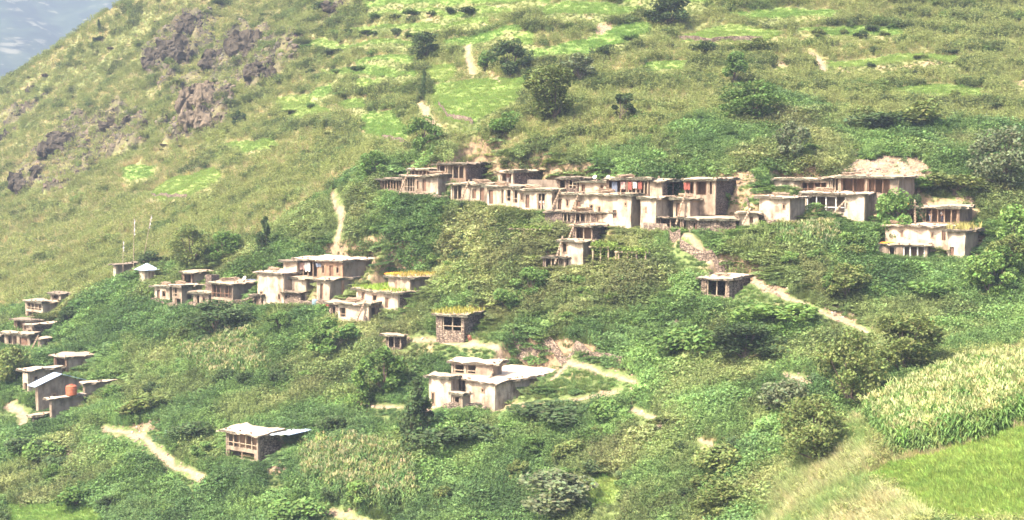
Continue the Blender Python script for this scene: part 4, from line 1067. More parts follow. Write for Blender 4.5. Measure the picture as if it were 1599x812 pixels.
ok &= ~(inpoly(X, Y, BW[0]) & (rnd0 < .9)); ok &= ~(bm_ & (g.uniform(0, 1, len(X)) < .68)); ok &= ~(rm_ & (g.uniform(0, 1, len(X)) < .72))
lu = lookup(lush, X, Y); dr = fbm(X / 16, Y / 16, 40, 4); pt = fbm(X / 5, Y / 5, 41, 4); clump = fbm(X / 7 + 9, Y / 7, 81, 3); cl2 = fbm(X / 3, Y / 3, 82, 3)
far = np.clip((r - 150) / 200, 0, 1)
rnd = g.uniform(0, 1, len(X)); big_ = fbm(X / 20 + 3, Y / 20, 83, 3)
# which plant grows where
kind = np.full(len(X), '', object)
big = fbm(X / 20 + 3, Y / 20, 83, 3)
terr = np.sin(2 * np.pi * (Z + (fbm(X / 22, Y / 22, 21, 2) - .5) * 5) / 3.6)
upz = np.clip((Z - 1.5) / 3, 0, 1) * np.clip((X + 75) / 25, 0, 1)
pb = upz * np.clip(terr * 1.2 - .35, 0, .5) * np.clip((clump - .35) * 5, 0, 1) + lu * np.clip((clump - .42) * 6 + (big - .5) * 1.6, .03, .75) + (1 - lu) * np.clip((clump - .60) * 6, .008, .3)
pv = lu * np.clip((.56 - clump) * 5, 0, .5) * np.clip((cl2 - .35) * 4, 0, 1)
pw = lu * (.3 + .35 * np.clip((big_ - .45) * 5, 0, 1)) + (1 - lu) * .2
kind[:] = 'tuft'
kind[rnd < pb] = 'bush'
kind[(rnd >= pb) & (rnd < pb + pv)] = 'vine'
kind[(rnd >= pb + pv) & (rnd < pb + pv + pw)] = 'weed'
kind[pg] = 'tuft'; kind[pg & (rnd < .05)] = 'weed'
lim = np.clip(limh(X, Y), .25, 9)          # nothing tall right in front of a wall
rn_ = np.hypot(X, Y); pdist = pathdist(X, Y)
infront = inany(X * (1 + 2.5 / rn_), Y * (1 + 2.5 / rn_), FW + BW) | inany(X * (1 + 5.5 / rn_), Y * (1 + 5.5 / rn_), FW + BW)
inpath = (pathdist(X * (1 + 1.5 / rn_), Y * (1 + 1.5 / rn_)) < .6) | (pathdist(X * (1 + 3.2 / rn_), Y * (1 + 3.2 / rn_)) < .4) | (pathdist(X * (1 + 5 / rn_), Y * (1 + 5 / rn_)) < .2)
def put(kd, name, label, a, b_, t, hlo, hhi, wide, var=.2, keep=1.0):
    m = ok & (kind == kd) & (g.uniform(0, 1, len(X)) < keep)
    n = m.sum(); h = g.uniform(hlo, hhi, n) * (1 + .5 * far[m])
    if kd == 'bush': h = h * (1 + lu[m] * np.clip((clump[m] - .55) * 5, 0, .4))
    if kd == 'tuft': h = h * (1 - .4 * np.clip(Z[m] / 8 + .5, 0, 1))
    h = np.where(infront[m], np.minimum(h, .38), h); h = np.where(inpath[m], np.minimum(h, .4), h)
    hh = np.minimum(h, lim[m]); w = np.minimum(np.minimum(h, hh * 2.2 + .3) * wide, .1 + 1.1 * np.maximum(pdist[m], 0))
    pos = np.stack([X[m], Y[m], Z[m] - .05 * hh], 1)
    tt = tints(a, b_, np.clip(t[m] + g.normal(size=n) * .22, 0, 1), g, var)
    return pos, np.stack([w, w * g.uniform(.8, 1.2, n), hh], 1), tt, m
GREEN_D = (.05, .088, .035); GREEN_M = (.12, .19, .06); GREEN_L = (.165, .265, .085); BLUEG = (.085, .155, .075)
STRAW = (.46, .41, .235); OLIVE = (.29, .315, .13); YGREEN = (.24, .30, .075)
pos, sc, tt, m = put('bush', 'a', '', GREEN_D, GREEN_L, np.clip((pt - .3) * 2.2, 0, 1), .8, 1.9, 1.15)
olive = (1 - lu[m])[:, None]; tt = tt * (1 - olive * .55) + np.array([.115, .125, .055]) * olive * .55
tt = mood(pos[:, 0], pos[:, 1], tt, .62 * lu[m][:, None])
scatter('shrub_undergrowth', PR['bush'], pos, sc, tt, 'dense mixed green bushes covering the slope')
print('bush', len(pos))
pos, sc, tt, m = put('vine', 'a', '', BLUEG, (.155, .235, .075), np.clip((cl2 - .2) * 1.6, 0, 1), .7, 1.5, 1.5)
tt = mood(pos[:, 0], pos[:, 1], tt, .5 * lu[m][:, None])
scatter('broad_leaf_ground_cover', PR['vine'], pos, sc, tt, 'broad leaved creepers and crops below the houses'); print('vine', len(pos))
pos, sc, tt, m = put('weed', 'a', '', (.095, .17, .062), (.215, .285, .10), np.clip((pt - .3) * 2.2, 0, 1), .7, 1.6, .9)
olive = (1 - lu[m])[:, None]; tt = tt * (1 - olive * .6) + np.array([.25, .25, .10]) * olive * .6
tt = mood(pos[:, 0], pos[:, 1], tt * 1.05, .65 * lu[m][:, None])
scatter('weed_ground_cover', PR['weed'], pos, sc, tt, 'tall leafy weeds between the bushes'); print('weed', len(pos))
pos, sc, tt, m = put('tuft', 'a', '', OLIVE, STRAW, np.clip((dr - .30) * 4.5, 0, 1), .4, .85, 1.15, .12)
l2 = (lu[m] * np.clip(1.0 - np.clip((big[m] - .46) * 5, 0, .75), 0, .9))[:, None]; tt = tt * (1 - l2) + np.array([.16, .215, .07]) * (.6 + .9 * pt[m])[:, None] * l2
tt = mood(pos[:, 0], pos[:, 1], tt, .55 * lu[m][:, None]); tt[infront[m]] = tt[infront[m]] * .25 + np.array([.20, .28, .09]) * .75; tt[inpath[m]] = tt[inpath[m]] * .3 + np.array([.14, .20, .065]) * .7
ur = ((px[m] > 1080) & (py[m] < 200) & (~pg[m])); tt[ur] = tt[ur] * .65 + np.array([.20, .235, .07]) * .35
tt[pg[m]] = tints((.20, .28, .10), (.42, .39, .22), np.clip((fbm(X[m][pg[m]] / 3, Y[m][pg[m]] / 3, 95, 3) - .25) * 2, 0, 1), g, .12)
sc[pg[m]] *= np.array([1.2, 1.2, 1.25])
scatter('long_grass', PR['tuft'], pos, sc, tt, 'long dry and green grass on the slopes'); print('tuft', len(pos))
# extra fine grass on the near right bank
Xn, Yn, Zn, pxn, pyn, rn = candidates(230000, 8, 66, 150, 1.0, (1100, 1930), (560, 960))
q = inpoly(Xn, Yn, PGW) & (pathdist(Xn, Yn) > .3)
nn = q.sum(); tp = tints((.20, .29, .10), (.43, .40, .23), np.clip((fbm(Xn[q] / 3, Yn[q] / 3, 95, 3) - .25) * 2.2, 0, 1), g, .14)
s_ = g.uniform(.5, 1.1, nn)
scatter('pale_bank_grass', PR['tuft'], np.stack([Xn[q], Yn[q], Zn[q] - .05], 1), np.stack([s_ * 1.1, s_ * 1.1, s_], 1), tp, 'pale feathery grass on the near bank')
q = inpoly(Xn, Yn, LW); nn = q.sum(); s_ = g.uniform(.45, .9, nn)
scatter('lawn_grass', PR['fine'], np.stack([Xn[q], Yn[q], Zn[q] - .03], 1), np.stack([s_ * 1.3, s_ * 1.3, s_], 1), tints((.16, .26, .06), (.26, .34, .09), fbm(Xn[q] / 2, Yn[q] / 2, 96, 3), g, .12), 'short green crop in the near right corner')
# terraced fields: short bright crop
Xf, Yf, Zf, pxf, pyf, rf_ = candidates(430000, 9, 120, 420, 1.0)
q = inany(Xf, Yf, FW) & (pathdist(Xf, Yf) > .2); nn = q.sum()
fv = lookup(field_m, Xf[q], Yf[q]); s_ = g.uniform(.5, .9, nn)
scatter('field_crop', PR['fine'], np.stack([Xf[q], Yf[q], Zf[q] - .03], 1), np.stack([s_ * 1.3, s_ * 1.3, s_ * .9], 1), tints((.17, .28, .075), (.245, .32, .095), np.clip((fv - .5) * 2, 0, 1), g, .05), 'short bright green crop on terraced fields'); print('crop', nn)
# maize
sel = [inany(Xn, Yn, CW[:1])]
q = sel[0] & (g.uniform(0, 1, len(Xn)) < .42); nn = q.sum(); s_ = g.uniform(.8, 1.15, nn)
scatter('maize_crop', PR['corn'], np.stack([Xn[q], Yn[q], Zn[q] - .05], 1), np.stack([s_, s_, s_], 1), tints((.10, .19, .055), (.19, .275, .095), g.uniform(0, 1, nn), g, .12), 'ripening maize field on the right'); print('maize', nn)
q = inany(X, Y, CW[1:]) & houseclear(X, Y, .5) & (pathdist(X, Y) > .3); nn = q.sum(); s_ = np.minimum(g.uniform(.7, 1.1, nn), np.maximum(lim[q] / 2, .3))
scatter('garden_maize_crop', PR['corn'], np.stack([X[q], Y[q], Z[q] - .05], 1), np.stack([s_, s_, s_], 1), tints((.09, .165, .06), (.18, .24, .09), g.uniform(0, 1, nn), g, .12), 'maize patches between the houses')
# rubble
q = (bm_ | ((pathdist(X, Y) < 1.2) & (pathdist(X, Y) > -.2) & (rnd < .12)) | (rm_ & (rnd < .3))) & houseclear(X, Y, .2); nn = q.sum()
def rock_mesh(seed):
    g_ = np.random.default_rng(seed); V = []; 
    for i in range(-1, 2):
        for j in range(6 if i else 7):
            t = j * 6.283 / (6 if i else 7) + g_.uniform(-.3, .3); rr_ = (.62 if i else 1) * g_.uniform(.7, 1.15); V.append((math.cos(t) * rr_, math.sin(t) * rr_, i * .6 * g_.uniform(.7, 1.2)))
    import bmesh
    bm = bmesh.new(); [bm.verts.new(v) for v in V]; bmesh.ops.convex_hull(bm, input=bm.verts); bm.verts.index_update()
    VV = np.array([v.co for v in bm.verts]); F = [[v.index for v in f.verts] for f in bm.faces]; bm.free(); return VV, F
m, nt, b = nmat('rubble_stone'); ai = nt.nodes.new('ShaderNodeAttribute'); ai.attribute_type = 'INSTANCER'; ai.attribute_name = 'tint'
n_ = noise(nt, 3, 5, geo_pos(nt)); r_ = ramp(nt, [(.3, (.7, .7, .7)), (.7, (1.1, 1.1, 1.1))], n_.outputs[0]); x = mix(nt, ai.outputs['Color'], r_.outputs[0], 1, 'MULTIPLY'); nt.links.new(x, b.inputs['Base Color'])
RKP = [proto('rock_form', *rock_mesh(s), None, m) for s in (1, 2, 3, 4)]
s_ = g.uniform(.06, .22, nn) * np.where(rm_[q], 3.2, 1) * np.where(g.uniform(0, 1, nn) > .93, 1.8, 1)
tr = tints((.17, .125, .09), (.34, .27, .21), g.uniform(0, 1, nn), g, .15); tr[rm_[q]] = tints((.055, .047, .038), (.15, .125, .095), g.uniform(0, 1, rm_[q].sum()), g, .15)
scatter('rubble', RKP, np.stack([X[q], Y[q], Z[q]], 1), np.stack([s_, s_ * g.uniform(.6, 1.2, nn), s_ * g.uniform(.6, 1.5, nn)], 1), tr, 'loose stones on bare earth and along the paths', .4); print('rubble', nn)
# ------------------------------------------------------------------ trees and bushes one can tell apart
def tree_mesh(seed, N=1500, leaf=.055, lob=14, shape='round', trunk=.14):
    """crown of leaf clumps inside the unit box x,y in -.5...5, z in trunk..1, plus its trunk with limbs"""
    g = np.random.default_rng(seed); cen = []; tips = []
    for i in range(lob):
        if shape == 'round':
            t = g.uniform(0, 6.28); z = g.uniform(.0, 1); rad = .36 * math.sqrt(max(.05, 1 - (z * 1.7 - .75) ** 2)) * g.uniform(.3, 1.3)
            zc = trunk + .12 + z * (.78 - trunk); s = g.uniform(.09, .22)
        elif shape == 'tall':
            t = g.uniform(0, 6.28); z = (i + .5) / lob; rad = .22 * (1 - z * .7) * g.uniform(.3, 1.2); zc = trunk + z * (.93 - trunk); s = g.uniform(.14, .2) * (1.15 - z * .7)
        else:
            t = g.uniform(0, 6.28); z = g.uniform(0, 1); rad = .42 * g.uniform(.2, 1); zc = .22 + .45 * z * (1 - (rad / .5) ** 2 * .5); s = g.uniform(.16, .26)
        c = np.array([math.cos(t) * rad, math.sin(t) * rad, zc]); tips.append(c)
        p = ball_pts(int(N / lob), 1, seed * 57 + i, .5) * s * np.array([1.1, 1.1, .85]) + c
        cen.append(p)
    cen = np.concatenate(cen); cen[:, 2] = np.clip(cen[:, 2], .02, 1.02)
    cl = np.repeat(g.uniform(.7, 1.3, lob), int(N / lob))[:, None]
    V, F = leafcards(len(cen), leaf, cen, .6, seed)
    c = g.uniform(.8, 1.18, (len(cen), 1)) * cl * (1 + g.normal(size=(len(cen), 3)) * .07)
    crown = mesh_from('crown', V, F, [M['leaf_o']], None, np.repeat(c, 4, 0))
    mb = MB(lambda u, v, z: (u, v, z))
    th_ = max(trunk, .12)
    mb.bar((0, 0, -.12), (.01, .01, th_ + .1), .035, 0, 7, .024)
    for c in tips[:9]: mb.bar((.01, .01, th_ * .6 + .04), tuple(np.array(c) * [.9, .9, .95]), .018, 0, 5, .005)
    return crown, mesh_from('trunk', np.array([tuple(p) for p in mb.V]), mb.F, [M['bark']])
TM = {'round': [tree_mesh(s, 3400, .034, 17, 'round', .06) for s in (1, 2, 3)], 'small': [tree_mesh(s, 2200, .042, 9, 'round', .2) for s in (4, 5)],
      'tall': [tree_mesh(s, 2400, .033, 12, 'tall', .05) for s in (6, 7)], 'shrub': [tree_mesh(s, 1900, .045, 9, 'low', .04) for s in (8, 9, 10)],
      'big': [tree_mesh(s, 6000, .024, 26, 'round', .08) for s in (12, 13)]}
TC = {'dark': (.06, .09, .04), 'olive': (.125, .155, .055), 'mid': (.10, .165, .05), 'grey': (.12, .145, .08), 'bright': (.13, .205, .06), 'purple': (.085, .07, .06), 'yellow': (.5, .36, .04)}
SIZE = lambda s: 'small ' if s < 14 else ('' if s < 24 else 'large ')
WORD = {'dark': 'dark green', 'olive': 'olive', 'mid': 'mid green', 'bright': 'light green', 'purple': 'purplish brown', 'grey': 'greyish'}
rt = random.Random(5)
def tree(px, py, wpx, hpx, form, tone, label, cat='tree', name=None, group=None, D=None):
    p = ghit(px, py) if D is None else at(px, py, D)
    if D is not None: p[2] = ground(p[0], p[1])
    dep = p[1] * CP - p[2] * SP
    w, h = wpx * dep / FPX, hpx * dep / FPX
    name = name or ('bush' if cat == 'bush' else 'tree')
    o = thing(name, label, cat, tuple(p), group)
    o.rotation_euler = (rt.uniform(-.08, .08), rt.uniform(-.1, .1), rt.uniform(0, 6.28)); o.scale = (w * rt.uniform(1., 1.2), w * rt.uniform(.95, 1.15), h * 1.05)
    cr, tk = TM[form][rt.randrange(len(TM[form]))]
    c = link('crown' if cat == 'tree' else 'foliage', cr, o); k = rt.uniform(.88, 1.12); t = TC[tone]; c.color = (t[0] * k, t[1] * k, t[2] * k, 1)
    link('trunk' if cat == 'tree' else 'stem', tk, o)
    return o
T = tree
T(1042, 46, 62, 56, 'round', 'dark', 'dark round tree at the top edge between two bright fields')
T(797, 121, 60, 58, 'round', 'dark', 'dark round tree just right of the upper footpath, above the big green field')
T(765, 110, 34, 36, 'shrub', 'mid', 'bushy tree squeezed between upper footpath and dark round tree', 'bush')
T(665, 96, 46, 44, 'round', 'dark', 'dark tree above the thin crooked tree on the terraces')
T(866, 194, 98, 84, 'big', 'olive', 'largest olive brown tree above the long row of houses')
T(906, 132, 50, 46, 'small', 'grey', 'greyish tree peeping out behind the largest olive tree')
T(828, 140, 38, 32, 'round', 'dark', 'small dark ball shaped bush left of the largest olive tree', 'bush')
T(661, 240, 54, 56, 'round', 'mid', 'rounded tree beside the winding path above the upper row')
T(661, 160, 22, 50, 'tall', 'dark', 'thin crooked dark tree standing alone at the bend of the path', name='crooked_tree')
T(583, 286, 50, 46, 'round', 'mid', 'tree at the far left end of the upper row of houses')
T(413, 404, 44, 66, 'tall', 'dark', 'tall dark tree behind the tower house', name='dark_tree')
T(297, 424, 64, 68, 'big', 'olive', 'round olive tree between pyramid hut and dark tall tree')
T(350, 410, 56, 46, 'round', 'mid', 'bushy tree right of the round olive tree', 'tree')
T(243, 418, 52, 30, 'shrub', 'dark', 'low dark bush directly behind the pyramid roofed hut', 'bush')
T(970, 194, 40, 44, 'small', 'dark', 'small tree with visible trunk on the open grass slope')
T(1145, 140, 50, 56, 'small', 'mid', 'upright tree standing above the wide spreading tree')
T(1180, 196, 100, 64, 'big', 'mid', 'wide spreading tree on the slope above the right houses')
T(943, 90, 38, 25, 'shrub', 'dark', 'small dark bush under the long bright field strip', 'bush')
T(988, 66, 26, 16, 'shrub', 'mid', 'tiny bush at the lower rim of the long bright field strip', 'bush')
T(1370, 206, 80, 38, 'shrub', 'dark', 'wide dark bush right of the rock hole', 'bush')
T(1436, 198, 80, 50, 'shrub', 'olive', 'domed olive bush right of the wide dark bush', 'bush')
T(1240, 254, 56, 62, 'round', 'grey', 'pale topped tree above the right house group')
T(1570, 305, 95, 100, 'big', 'grey', 'large grey green tree at the right edge behind the far right houses')
T(1490, 305, 75, 44, 'shrub', 'olive', 'bush between the earth scar and large grey green tree', 'bush')
T(1322, 476, 76, 62, 'round', 'olive', 'round tree in the gully below the right house group')
T(1300, 455, 40, 36, 'shrub', 'mid', 'bush touching the round gully tree on its left', 'bush')
T(640, 708, 78, 118, 'tall', 'dark', 'dark ragged tree in front of the lone white house left wing', name='ragged_tree')
T(665, 690, 46, 62, 'small', 'dark', 'short dark tree leaning against the ragged tree')
T(1330, 645, 110, 122, 'big', 'olive', 'tallest leafy tree at the left edge of the maize field')
T(1415, 592, 110, 96, 'big', 'olive', 'broad tree standing behind the upper edge of the maize field')
T(1275, 735, 100, 110, 'big', 'olive', 'leafy tree below the tallest tree, beside the pale grass bank')
T(1232, 660, 90, 60, 'round', 'grey', 'grey green bush left of the maize side trees', 'bush')
T(22, 606, 56, 62, 'round', 'olive', 'round tree at the left edge beside the pale roofed house')
T(340, 532, 100, 58, 'big', 'dark', 'dark spreading tree below the middle row of houses')
T(520, 560, 80, 60, 'round', 'mid', 'round tree between dark spreading tree and the footpath')
T(600, 622, 74, 78, 'round', 'mid', 'leafy tree just up the slope from the ragged tree')
T(560, 640, 60, 70, 'tall', 'bright', 'light green upright tree left of the ragged tree')
T(1165, 570, 120, 60, 'big', 'dark', 'wide dark thicket tree in the middle of the right hollow')
T(1085, 560, 90, 60, 'shrub', 'mid', 'green thicket left of the wide dark one in the hollow', 'bush')
T(1215, 520, 110, 56, 'shrub', 'bright', 'bright bushy thicket under the main footpath', 'bush')
T(870, 655, 106, 28, 'shrub', 'dark', 'long dark hedge bush right of the lone white house', 'bush')
T(952, 660, 56, 46, 'shrub', 'mid', 'bush closing the right end of the long dark hedge', 'bush')
T(868, 815, 120, 72, 'round', 'grey', 'grey leaved tree at the bottom edge centre')
T(720, 705, 110, 50, 'shrub', 'dark', 'dark bush mass under the white house terrace', 'bush')
T(1120, 760, 90, 60, 'round', 'olive', 'rounded shrub low in the right hollow', 'bush')
T(1130, 815, 90, 60, 'round', 'olive', 'lowest rounded shrub beside the pale bank', 'bush')
T(155, 50, 13, 19, 'tall', 'dark', 'larger of the two small dark trees on the skyline ridge', name='ridge_tree')
T(147, 72, 11, 14, 'tall', 'dark', 'smaller of the two small dark trees on the skyline ridge', name='ridge_tree')
T(510, 22, 34, 26, 'shrub', 'dark', 'dark bush beside a small rock at the top edge', 'bush')
T(348, 12, 38, 18, 'shrub', 'dark', 'dark bush on the top edge above the crags', 'bush')
T(373, 200, 22, 26, 'round', 'dark', 'lone round bush at the foot of the pale cliff', 'bush')
T(785, 218, 50, 44, 'shrub', 'mid', 'bush on the slope right below the big green field', 'bush')
T(830, 466, 56, 44, 'round', 'mid', 'rounded bush on top of the stony bank', 'bush')
T(790, 490, 50, 44, 'shrub', 'mid', 'bush right behind the grass roofed stone shed', 'bush')
T(1440, 470, 70, 40, 'shrub', 'mid', 'green bush on the slope under the low veranda', 'bush')
T(1575, 430, 60, 60, 'round', 'olive', 'tall shrub at the right edge below the big tree', 'bush')
T(1545, 470, 80, 70, 'round', 'bright', 'light green shrub in front of the corner tower slope', 'bush')
T(1390, 350, 50, 50, 'shrub', 'mid', 'bush between the veranda house and the long white house', 'bush')
T(1130, 335, 46, 40, 'shrub', 'bright', 'bright green bush beside the rightmost tan end wall', 'bush')
T(1322, 395, 34, 36, 'shrub', 'bright', 'small bright bush with dark hollow under the veranda house', 'bush')
T(1010, 270, 40, 24, 'shrub', 'bright', 'green bush just above the cream upper room roof', 'bush')
T(1350, 185, 40, 26, 'shrub', 'olive', 'small bush in front of the domed olive bush', 'bush')
T(1095, 85, 46, 24, 'shrub', 'dark', 'dark bush under the right hand bright field', 'bush')
T(1175, 85, 50, 30, 'shrub', 'olive', 'olive bush at the right end under the bright field', 'bush')
T(1150, 110, 34, 26, 'shrub', 'mid', 'bush on the bare bank above the upright tree', 'bush')
T(465, 815, 80, 40, 'shrub', 'mid', 'bush low at the bottom edge left of centre', 'bush')
T(120, 790, 70, 40, 'shrub', 'mid', 'bush by the yellow green patch in the bottom left', 'bush')
T(230, 648, 90, 40, 'shrub', 'olive', 'brownish bush overhanging the bare cut beside the path', 'bush')
T(300, 690, 60, 40, 'shrub', 'dark', 'dark bush right of the pale path at lower left', 'bush')
T(40, 715, 70, 40, 'shrub', 'dark', 'dark bush near the left edge below the goat shelter', 'bush')
T(514, 470, 26, 26, 'shrub', 'bright', 'bright green shrub growing in the red pot', 'plant', name='potted_shrub', D=None)
T(680, 412, 15, 9, 'shrub', 'yellow', 'orange yellow flower clump among the bushes below the row', 'flower clump', name='flower_clump')
LAND = [(120, 30, 'skyline ridge'), (40, 90, 'skyline ridge foot'), (300, 45, 'upper dark crag'), (240, 100, 'low crag of the left band'), (385, 90, 'broad dark crag'), (322, 175, 'pale cliff face'), (100, 235, 'lower left crag'),
    (40, 290, 'leftmost crag'), (270, 300, 'long left field'), (215, 268, 'small left field'), (600, 205, 'green field by the path'), (740, 160, 'big green field'), (735, 90, 'upper footpath'), (668, 185, 'winding path'), (650, 44, 'topmost field strips'),
    (570, 130, 'small terrace fields'), (870, 170, 'largest olive tree'), (797, 100, 'dark round tree'), (1042, 25, 'dark tree at the top'), (920, 65, 'long bright field'), (1140, 50, 'right hand bright field'), (970, 180, 'small lone tree'),
    (1180, 170, 'wide spreading tree'), (1280, 96, 'short bare track'), (1400, 190, 'domed olive bush'), (1500, 100, 'open upper right slope'), (1575, 250, 'big right edge tree'), (1370, 262, 'bare earth scar'), (640, 290, 'left end of the long row'), (800, 290, 'middle of the long row'),
    (1000, 310, 'clothes gallery'), (1110, 290, 'right end of the long row'), (1290, 320, 'veranda house'), (1460, 370, 'long white house'), (528, 340, 'steep bare path'), (413, 375, 'tall dark tree'), (297, 400, 'round olive tree'), (230, 425, 'pyramid roofed hut'), (235, 350, 'flag poles'),
    (430, 450, 'tower house'), (550, 430, 'orange walled house'), (650, 465, 'grass roofed house'), (340, 455, 'posted gallery house'), (70, 480, 'highest left houses'), (40, 520, 'pinkish roofed house'), (100, 600, 'blue tin gable'), (340, 530, 'dark spreading tree'),
    (715, 510, 'grass roofed stone shed'), (615, 535, 'dark byre'), (780, 610, 'lone white house'), (640, 660, 'ragged tree'), (240, 700, 'pale lower left path'), (390, 700, 'timber posted house'), (900, 400, 'small cream house'), (970, 410, 'vine pergola'), (1120, 450, 'path side shed'),
    (1280, 480, 'main footpath'), (1322, 450, 'gully tree'), (920, 560, 'lower footpath'), (900, 540, 'stony bank'), (1165, 545, 'dark thicket'), (1068, 660, 'pale boulder'), (868, 780, 'grey bottom tree'), (560, 750, 'lower maize patch'), (335, 565, 'garden maize patch'), (1330, 600, 'maize side trees'), (60, 795, 'bottom left green patch'),
    (720, 400, 'slope under the long row'), (940, 765, 'yellow green bottom patch'), (1100, 740, 'bottom of the right hollow'), (1250, 560, 'short bare path end')]
LATER = []
def later(*a): LATER.append(a)
def wall_bush(px, py_top, D, wpx, tone, label):
    x_ = at(px, 300, D)[0]; zg = ground(x_, D); q = project(x_, D, zg)[1]
    T(px, 0, wpx, max(q - py_top, 12), 'round', tone, label, 'bush', D=D)
wall_bush(1410, 300, 171.5, 64, 'mid', 'tall bush covering the bare wall below the reddish brown upper house')
wall_bush(1436, 306, 173, 44, 'dark', 'dark bush between reddish brown house and long white house')
T(1586, 405, 70, 80, 'round', 'bright', 'tall light green shrub at the right edge beside the corner tower', 'bush')
T(1562, 452, 64, 64, 'round', 'mid', 'mid green shrub at the right edge under the tall light green one', 'bush')
T(1385, 346, 40, 50, 'shrub', 'mid', 'bush under the right end of the reddish brown upper house', 'bush', D=171)
T(1412, 340, 50, 48, 'shrub', 'dark', 'dark bush against the bare right wall of the reddish brown house', 'bush', D=173)
T(1432, 322, 60, 40, 'shrub', 'mid', 'bush between reddish brown house and orange harvest roof', 'bush')
T(1105, 352, 40, 26, 'shrub', 'bright', 'low bright bush on the roof level of the long stone outhouse', 'bush')
# dark hedges along the terrace walls, upper left
hed = [((566, 36), (765, 20), 7, 17), ((520, 58), (640, 56), 5, 16), ((480, 80), (610, 92), 5, 16), ((640, 60), (725, 52), 4, 14), ((492, 118), (600, 104), 4, 14), ((540, 150), (640, 150), 4, 14),
       ((430, 185), (560, 150), 5, 14), ((840, 100), (930, 98), 4, 14), ((1080, 78), (1200, 80), 4, 14), ((500, 206), (560, 236), 4, 14), ((430, 235), (520, 250), 4, 13), ((1240, 150), (1420, 120), 6, 13), ((1290, 60), (1450, 40), 5, 13), ((1440, 90), (1599, 75), 6, 13)]
for (a, b_, n, s_) in hed:
    for i in range(n):
        f = (i + rt.uniform(-.4, .4)) / n; x_, y_ = a[0] + (b_[0] - a[0]) * f, a[1] + (b_[1] - a[1]) * f + rt.uniform(-3, 3)
        tn = rt.choice(['dark', 'mid', 'olive'])
        later(x_, y_, s_ * rt.uniform(1., 2.), s_ * rt.uniform(.6, 1.0), 'shrub', tn, 'terrace edge hedge bushes')
# single bushes dotting the slopes
def dots(poly, n, smin, smax, tones, label, group, forms=('shrub',)):
    xs = [p[0] for p in poly]; ys = [p[1] for p in poly]; c = 0; tr = 0
    while c < n and tr < n * 30:
        tr += 1; x_, y_ = rt.uniform(min(xs), max(xs)), rt.uniform(min(ys), max(ys))
        if not inpoly(np.array([x_]), np.array([y_]), poly)[0]: continue
        p = ghit(x_, y_); a = np.array([p[0]]); b_ = np.array([p[1]])
        if not houseclear(a, b_, 1.2)[0] or frontdist(a, b_)[0] < 3 or pathdist(a, b_)[0] < .8 or inany(a, b_, FW)[0] or inany(a, b_, BW)[0]: continue
        s_ = rt.uniform(smin, smax); tn = rt.choice(tones); later(x_, y_, s_ * rt.uniform(1, 1.5), s_ * rt.uniform(.65, 1.05), rt.choice(forms), tn, group); c += 1
dots([(0, 140), (200, 10), (520, 10), (480, 140), (250, 250), (0, 330)], 30, 6, 13, ['dark', 'olive', 'purple'], 'scrub bush on the craggy upper left slope', 'scrub on the craggy slope')
dots([(0, 330), (250, 250), (480, 200), (560, 280), (420, 350), (0, 450)], 20, 8, 16, ['dark', 'mid', 'olive'], 'bush on the straw coloured slope left of the village', 'bushes on the left grass slope')
dots([(700, 235), (850, 200), (1100, 180), (1120, 225), (900, 245)], 8, 12, 22, ['mid', 'bright', 'olive'], 'bush on the grass just above the long row', 'bushes above the long row')
dots([(1200, 60), (1599, 30), (1599, 190), (1250, 200)], 25, 9, 19, ['dark', 'mid', 'olive'], 'bush on the open upper right slope', 'bushes on the upper right slope')
dots([(1180, 215), (1599, 170), (1599, 250), (1200, 250)], 7, 16, 28, ['dark', 'mid', 'olive'], 'bush on the slope above the right houses', 'bushes above the right houses')
dots([(560, 310), (700, 320), (880, 360), (860, 440), (640, 420), (540, 390)], 19, 14, 28, ['mid', 'bright', 'dark', 'bright'], 'bush on the green slope under the upper row', 'bushes under the upper row', ('shrub', 'round'))
dots([(900, 430), (1080, 420), (1100, 560), (880, 510)], 12, 16, 30, ['mid', 'bright', 'bright'], 'bush in the green hollow left of the path shed', 'bushes left of the path shed', ('shrub', 'round'))
dots([(100, 500), (250, 490), (580, 520), (560, 640), (180, 640)], 19, 18, 34, ['mid', 'bright', 'dark'], 'bush on the slope below the middle row', 'bushes below the middle row', ('shrub', 'round'))
dots([(0, 680), (500, 660), (1000, 680), (1150, 650), (1180, 812), (0, 812)], 33, 20, 42, ['mid', 'bright', 'dark', 'olive'], 'bush on the lowest slope of the picture', 'bushes of the lowest slope', ('shrub', 'round', 'small'))
dots([(1180, 380), (1560, 410), (1560, 520), (1380, 520), (1220, 430)], 14, 16, 30, ['mid', 'bright', 'olive'], 'bush on the slope below the right houses', 'bushes below the right houses', ('shrub', 'round'))


named = {}
for q in LATER:
    l = min(LAND, key=lambda m: math.hypot(m[0] - q[0], (m[1] - q[1]) * 1.3)); dx, dy = q[0] - l[0], q[1] - l[1]
    w = ('left' if dx < 0 else 'right') if abs(dx) > abs(dy) * 1.2 else ('above' if dy < 0 else 'below')
    w += ' near' if False else ''
    place = {'left': 'to the left of the ', 'right': 'to the right of the ', 'above': 'above the ', 'below': 'below the '}[w] + l[2]
    named.setdefault((WORD[q[5]], place), []).append(q)
RANK = ['largest', 'second largest', 'third largest', 'fourth largest', 'fifth largest', 'sixth largest', 'seventh largest', 'eighth largest']
for (tone_, place), qs in named.items():
    qs.sort(key=lambda q: -q[2] * q[3])
    for i, q in enumerate(qs):
        lab = ('' if len(qs) == 1 else ('larger ' if i == 0 else 'smaller ') if len(qs) == 2 else RANK[min(i, 7)] + ' ') + tone_ + ' bush ' + place
        T(q[0], q[1], q[2], q[3], q[4], q[5], lab, 'bush', group=q[6])

